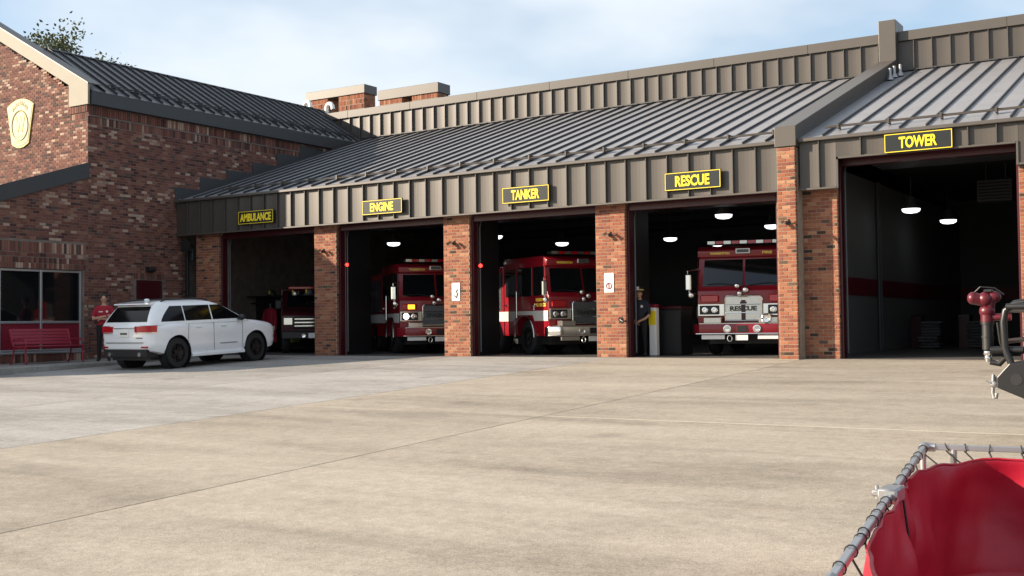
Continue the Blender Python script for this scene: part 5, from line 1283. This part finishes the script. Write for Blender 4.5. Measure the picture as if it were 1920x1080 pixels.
vs.append(tp(TS / 2, TS / 2, .015)); fs += [(i, len(vs) - 1, (i + 1) % N) for i in range(N)]
b.add(vs, fs); ln = b.build('liner', 'vinyl', tk, smooth=60)
sm_ = ln.modifiers.new('thick', 'SOLIDIFY'); sm_.thickness = .006; sm_.offset = 0
ss = ln.modifiers.new('smooth', 'SUBSURF'); ss.levels = 1; ss.render_levels = 1
b = MB(); b.tube([liner_pt(i, .64) for i in range(N)], .008, 6, True); b.build('liner_hem', 'vinyl', tk, smooth=60)
# lacing: loops over the rail and ties to the liner hem
def loop(a, c, along):
    p = tp(a, c, RH); u = (along.normalized() + Vector((random.uniform(-.35, .35), random.uniform(-.35, .35), random.uniform(-.3, .3)))).normalized(); v = Vector((0, 0, 1)); w_ = u.cross(v).normalized(); v = w_.cross(u)
    b = MB(); b.tube([p + (w_ * math.cos(R(k * 36)) + v * math.sin(R(k * 36))) * .0245 + u * .0009 * k for k in range(10)], .0031, 6, True); b.build('cord_loop', 'cord', tk)
    return p
def tie(p, q, sag=.03, r=.005):
    q = Vector(q); mid = (p + q) / 2 + Vector((0, 0, -sag)); b = MB(); b.tube([p + Vector((0, 0, -.02)), mid, q], r, 6); b.build('cord_tie', 'cord', tk)
def hem_near(p): return min((liner_pt(i, .60) for i in range(N)), key=lambda q: (q - p).length)
a_ = .10; i = 0
while a_ < TS - .1:
    if not (TS * .47 - .03 < a_ < TS * .47 + .13):
        p = loop(a_, 0, e1)
        if i % 2 == 0: q = hem_near(p); tie(p, q + Vector((0, 0, -.02)), .02 + random.uniform(0, .04))
    a_ += random.uniform(.11, .30); i += 1
for c in (.12, .22, .35, .52, .80, 1.05, 1.35, 1.7, 2.1, 2.5, 2.9):
    p = loop(0, c, e2); q = hem_near(p); tie(p, q, .015)
p = tp(TS * .47 + .02, 0, RH); 
for d_ in (0, .02): b = MB(); b.tube([p + Vector((.03 + d_, 0, -.03)), p + Vector((.05 + d_ * 2, -.05, -.25)), p + Vector((.06 + d_ * 2, -.12, -.45)), p + Vector((.09 + d_, -.2, -.62))], .006, 6); b.build('cord_tail', 'cord', tk)

# ------------------------------------------------------------------ black brush truck entering from the right
BG = gz(12.6)
bt = thing('brush_truck', 'black steel truck front with tube guard and red water cannon facing along the apron', 'truck', (0.5, 12.75, BG))
def Z(h): return BG + h
X0 = -1.93                                    # bumper nose
yn, yf = 11.78, 13.72
b = MB(); b.prism([(X0 + .02, Z(.72)), (X0 + .14, Z(.86)), (X0 + .62, Z(.86)), (X0 + .62, Z(.46)), (X0 + .30, Z(.50)), (X0 + .02, Z(.62))], yn, yf, 'y'); bp_ = b.build('bumper', 'blacksteel', bt, bevel=.012)
for x in (X0 + .20, X0 + .36, X0 + .5):
    b = MB(); b.cyl((x, yn - .004, Z(.70)), (x, yn + .01, Z(.70)), .055, n=20); b.build('bumper_hole', 'black', bp_)
def guard(y):
    return [(X0 + .16, y, Z(.80)), (X0 + .09, y, Z(1.0)), (X0 + .08, y, Z(1.25)), (X0 + .10, y, Z(1.36)), (X0 + .19, y, Z(1.43)), (X0 + .34, y, Z(1.45)), (X0 + .62, y, Z(1.38))]
for y in (yn + .10, yf - .10):
    b = MB(); b.tube(guard(y), .034, 12); b.build('guard_hoop', 'blacksteel', bt, smooth=50)
for (x, h) in ((X0 + .08, 1.06), (X0 + .10, 1.37)):
    b = MB(); b.tube([(x, yn + .10, Z(h)), (x, yf - .10, Z(h))], .026, 10); b.build('guard_crossbar', 'blacksteel', bt, smooth=50)
b = MB(); b.tube([(X0 + .12, yn + .04, Z(1.40)), (X0 + .42, yn + .0, Z(1.40)), (X0 + .9, yn - .02, Z(1.40))], .03, 10); b.build('side_rail', 'blacksteel', bt, smooth=50)
b = MB(); b.tube([(X0 - .05, yn + .14, Z(.98)), (X0 + .25, yn + .14, Z(.98))], .035, 10); b.build('nozzle_arm', 'blacksteel', bt, smooth=50)
# red water cannon on a black riser
mx_, my_ = X0 - .085, yn + .22
mo = MB(); mo.cyl((mx_, my_, Z(1.25)), (mx_, my_, Z(1.34)), .062, n=18); mo.ell((mx_, my_, Z(1.36)), .075, .075, .07); mo.cyl((mx_, my_, Z(1.30)), (mx_ + .22, my_, Z(1.30)), .035, n=14)
mo.ell((mx_ - .01, my_ - .03, Z(1.48)), .072, .07, .07); mo.ell((mx_ + .06, my_, Z(1.50)), .075, .06, .06); mo.cyl((mx_ + .02, my_, Z(1.36)), (mx_ + .03, my_, Z(1.48)), .05, n=14); mo.cyl((mx_ - .02, my_ - .02, Z(1.46)), (mx_ - .11, my_ - .05, Z(1.49)), .055, .06, n=18); mo.ell((mx_ - .12, my_ - .05, Z(1.49)), .055, .06, .062)
can = mo.build('water_cannon', 'benchdark', bt, smooth=45)
b = MB(); b.tube([(mx_ - .10, my_ - .05, Z(1.55)), (mx_ - .05, my_ - .05, Z(1.60)), (mx_ + .08, my_ - .02, Z(1.585)), (mx_ + .16, my_, Z(1.52))], .008, 6); b.box(mx_ - .02, mx_ + .06, my_ - .06, my_ + .02, Z(1.545), Z(1.575), .008); b.build('cannon_cable', 'black', can)
b = MB(); b.cyl((mx_, my_, Z(.98)), (mx_, my_, Z(1.25)), .052, n=18); b.cyl((mx_, my_, Z(1.23)), (mx_, my_, Z(1.255)), .062, n=18); b.cyl((mx_, my_, Z(1.10)), (mx_, my_, Z(1.115)), .060, n=18); b.build('riser_pipe', 'black', bt, smooth=40)
b = MB(); b.ell((mx_, my_, Z(.95)), .045, .045, .04); b.cyl((mx_, my_, Z(.90)), (mx_, my_, Z(.86)), .035, n=14); b.ell((mx_, my_, Z(.90)), .038, .038, .03); b.build('pipe_coupling', 'chrome', bt, smooth=50)
b = MB(); b.tube([(mx_ + .02, my_, Z(.86)), (mx_ + .10, my_, Z(.84)), (mx_ + .2, my_, Z(.95)), (X0 + .3, my_, Z(.98))], .03, 10); b.tube([(mx_ + .10, my_ - .05, Z(1.25)), (mx_ + .12, my_ - .04, Z(1.05)), (mx_ + .16, my_, Z(.92))], .012, 8); b.build('feed_hose', 'black', bt, smooth=50)
# shackle
b = MB(); sx, sy = X0 - .005, yn + .12
b.box(sx - .01, sx + .08, sy - .02, sy + .02, Z(.63), Z(.72), .008); b.build('shackle_tab', 'blacksteel', bt)
b = MB(); b.tube([(sx - .02, sy, Z(.74)), (sx - .025, sy, Z(.66)), (sx - .03, sy, Z(.56)), (sx - .02, sy, Z(.51)), (sx + .0, sy, Z(.51)), (sx + .008, sy, Z(.56))], .017, 10); b.ell((sx - .015, sy - .01, Z(.645)), .04, .03, .035); b.tube([(sx - .05, sy - .05, Z(.66)), (sx - .08, sy - .05, Z(.68))], .009, 6); b.build('shackle', 'galv', bt, smooth=50)
# winch and lamps inside the guard
b = MB(); b.cyl((X0 + .34, yn + .5, Z(1.0)), (X0 + .34, yf - .5, Z(1.0)), .09, n=18); b.box(X0 + .22, X0 + .46, yn + .36, yn + .5, Z(.87), Z(1.12), .02); b.box(X0 + .22, X0 + .46, yf - .5, yf - .36, Z(.87), Z(1.12), .02); b.build('winch', 'black', bt, smooth=40)
for y in (yn + .28, yf - .28):
    b = MB(); b.lathe([(.02, X0 + .30), (.06, X0 + .26), (.075, X0 + .27), (.075, X0 + .36), (.03, X0 + .38)], (0, y, Z(1.22)), 'x', 16); b.build('work_lamp', 'chrome', bt, smooth=50)
# body: hood, cab, bed
b = MB()
hp = [(X0 + .66, Z(.62)), (X0 + .64, Z(1.30)), (X0 + .80, Z(1.45)), (X0 + 1.95, Z(1.55)), (X0 + 2.55, Z(2.14)), (X0 + 4.3, Z(2.16)), (X0 + 4.45, Z(1.5)), (X0 + 4.45, Z(.62)), (X0 + 1.9, Z(.62))] + [(X0 + 1.38 + .52 * math.cos(R(k)), Z(.52 + .52 * math.sin(R(k)))) for k in range(12, 169, 12)] + [(X0 + .87, Z(.62))]
b.prism(hp, yn + .06, yf - .06, 'y'); b.build('cab', 'blacksteel', bt, bevel=.03, smooth=35)
b = MB(); b.box(X0 + .60, X0 + .638, yn + .35, yf - .35, Z(.92), Z(1.28), .02); b.build('grille', 'chrome', bt)
for s_, y in ((-1, yn + .06), (1, yf - .06)):
    b = MB(); b.prism([(X0 + 2.15, Z(1.58)), (X0 + 2.62, Z(2.04)), (X0 + 3.2, Z(2.06)), (X0 + 3.2, Z(1.58))], y - .008, y + .008, 'y'); b.build('side_window', 'glass', bt)
    b = MB(); b.prism([(X0 + 3.27, Z(1.58)), (X0 + 3.27, Z(2.06)), (X0 + 4.1, Z(2.06)), (X0 + 4.2, Z(1.58))], y - .008, y + .008, 'y'); b.build('side_window', 'glass', bt)
b = MB(); b.box(X0 + 4.5, X0 + 6.6, yn, yf, Z(.85), Z(1.45), .02); b.build('bed', 'firered', bt)
for x in (X0 + 1.38, X0 + 5.3):
    for y, s_ in ((yn + .2, -1), (yf - .2, 1)):
        ww = wheel(bt, x - .5, y - 12.75, .43, .30, 1, 'rimdark'); ww.rotation_euler = (0, 0, R(90) * s_)
        for ch in ww.children: WM[ch.name] = Matrix.Identity(4)

# ------------------------------------------------------------------ tree behind the wing
def tree(loc, H, rad, label, n_leaf, seed):
    rnd = random.Random(seed)
    t = thing('broadleaf_tree', label, 'tree', loc)
    x, y, z = loc; tips = []
    b = MB()
    b.tube([(x, y, z), (x + .1, y, z + H * .2), (x - .1, y + .1, z + H * .45), (x, y, z + H * .75)], [.32, .26, .18, .08], 10)
    b.build('trunk', 'bark', t, smooth=60)
    b = MB()
    for k in range(44):
        h0 = rnd.uniform(.3, .78); a = rnd.uniform(0, 6.28); L_ = rad * rnd.uniform(.6, 1.05) * (1.15 - abs(h0 - .5)); rise = rnd.uniform(.35, .95)
        p0 = Vector((x, y, z + H * h0)); p1 = p0 + Vector((math.cos(a), math.sin(a), rise)) * L_ * .5; p2 = p1 + Vector((math.cos(a + .3), math.sin(a + .3), rise * 1.3)) * L_ * .5
        b.tube([p0, p1, p2], [.09, .055, .02], 6); tips += [p1, p2, p2, (p1 + p2) / 2]
        for q in range(4):
            d_ = Vector((rnd.uniform(-1, 1), rnd.uniform(-1, 1), rnd.uniform(.1, 1.3))) * .9; b.tube([p2, p2 + d_ * .6, p2 + d_], [.02, .012, .006], 5); tips += [p2 + d_, p2 + d_ * .6]
    b.build('limbs', 'bark', t)
    b = MB()
    for k in range(n_leaf):
        c = rnd.choice(tips); p = c + Vector((rnd.gauss(0, .34), rnd.gauss(0, .34), rnd.gauss(0, .30)))
        u = Vector((rnd.uniform(-1, 1), rnd.uniform(-1, 1), rnd.uniform(-1, 1))).normalized(); v = u.orthogonal().normalized(); s_ = rnd.uniform(.07, .125)
        w_ = u.cross(v) * s_ * .25
        b.add([p - u * s_, p - v * s_ * .55 + w_, p + u * s_, p + v * s_ * .55 + w_], [(0, 1, 2), (0, 2, 3)])
    o = b.build('crown', 'leaf', t, fix=False)
tree((-53.9, 36.4, -.05), 13.5, 6.0, 'green leafy tree rising behind the wing roof beside the gable', 32000, 3)
tree((-49.6, 39.2, -.05), 13.1, 3.0, 'green tree with its top just above the wing ridge', 6000, 5)
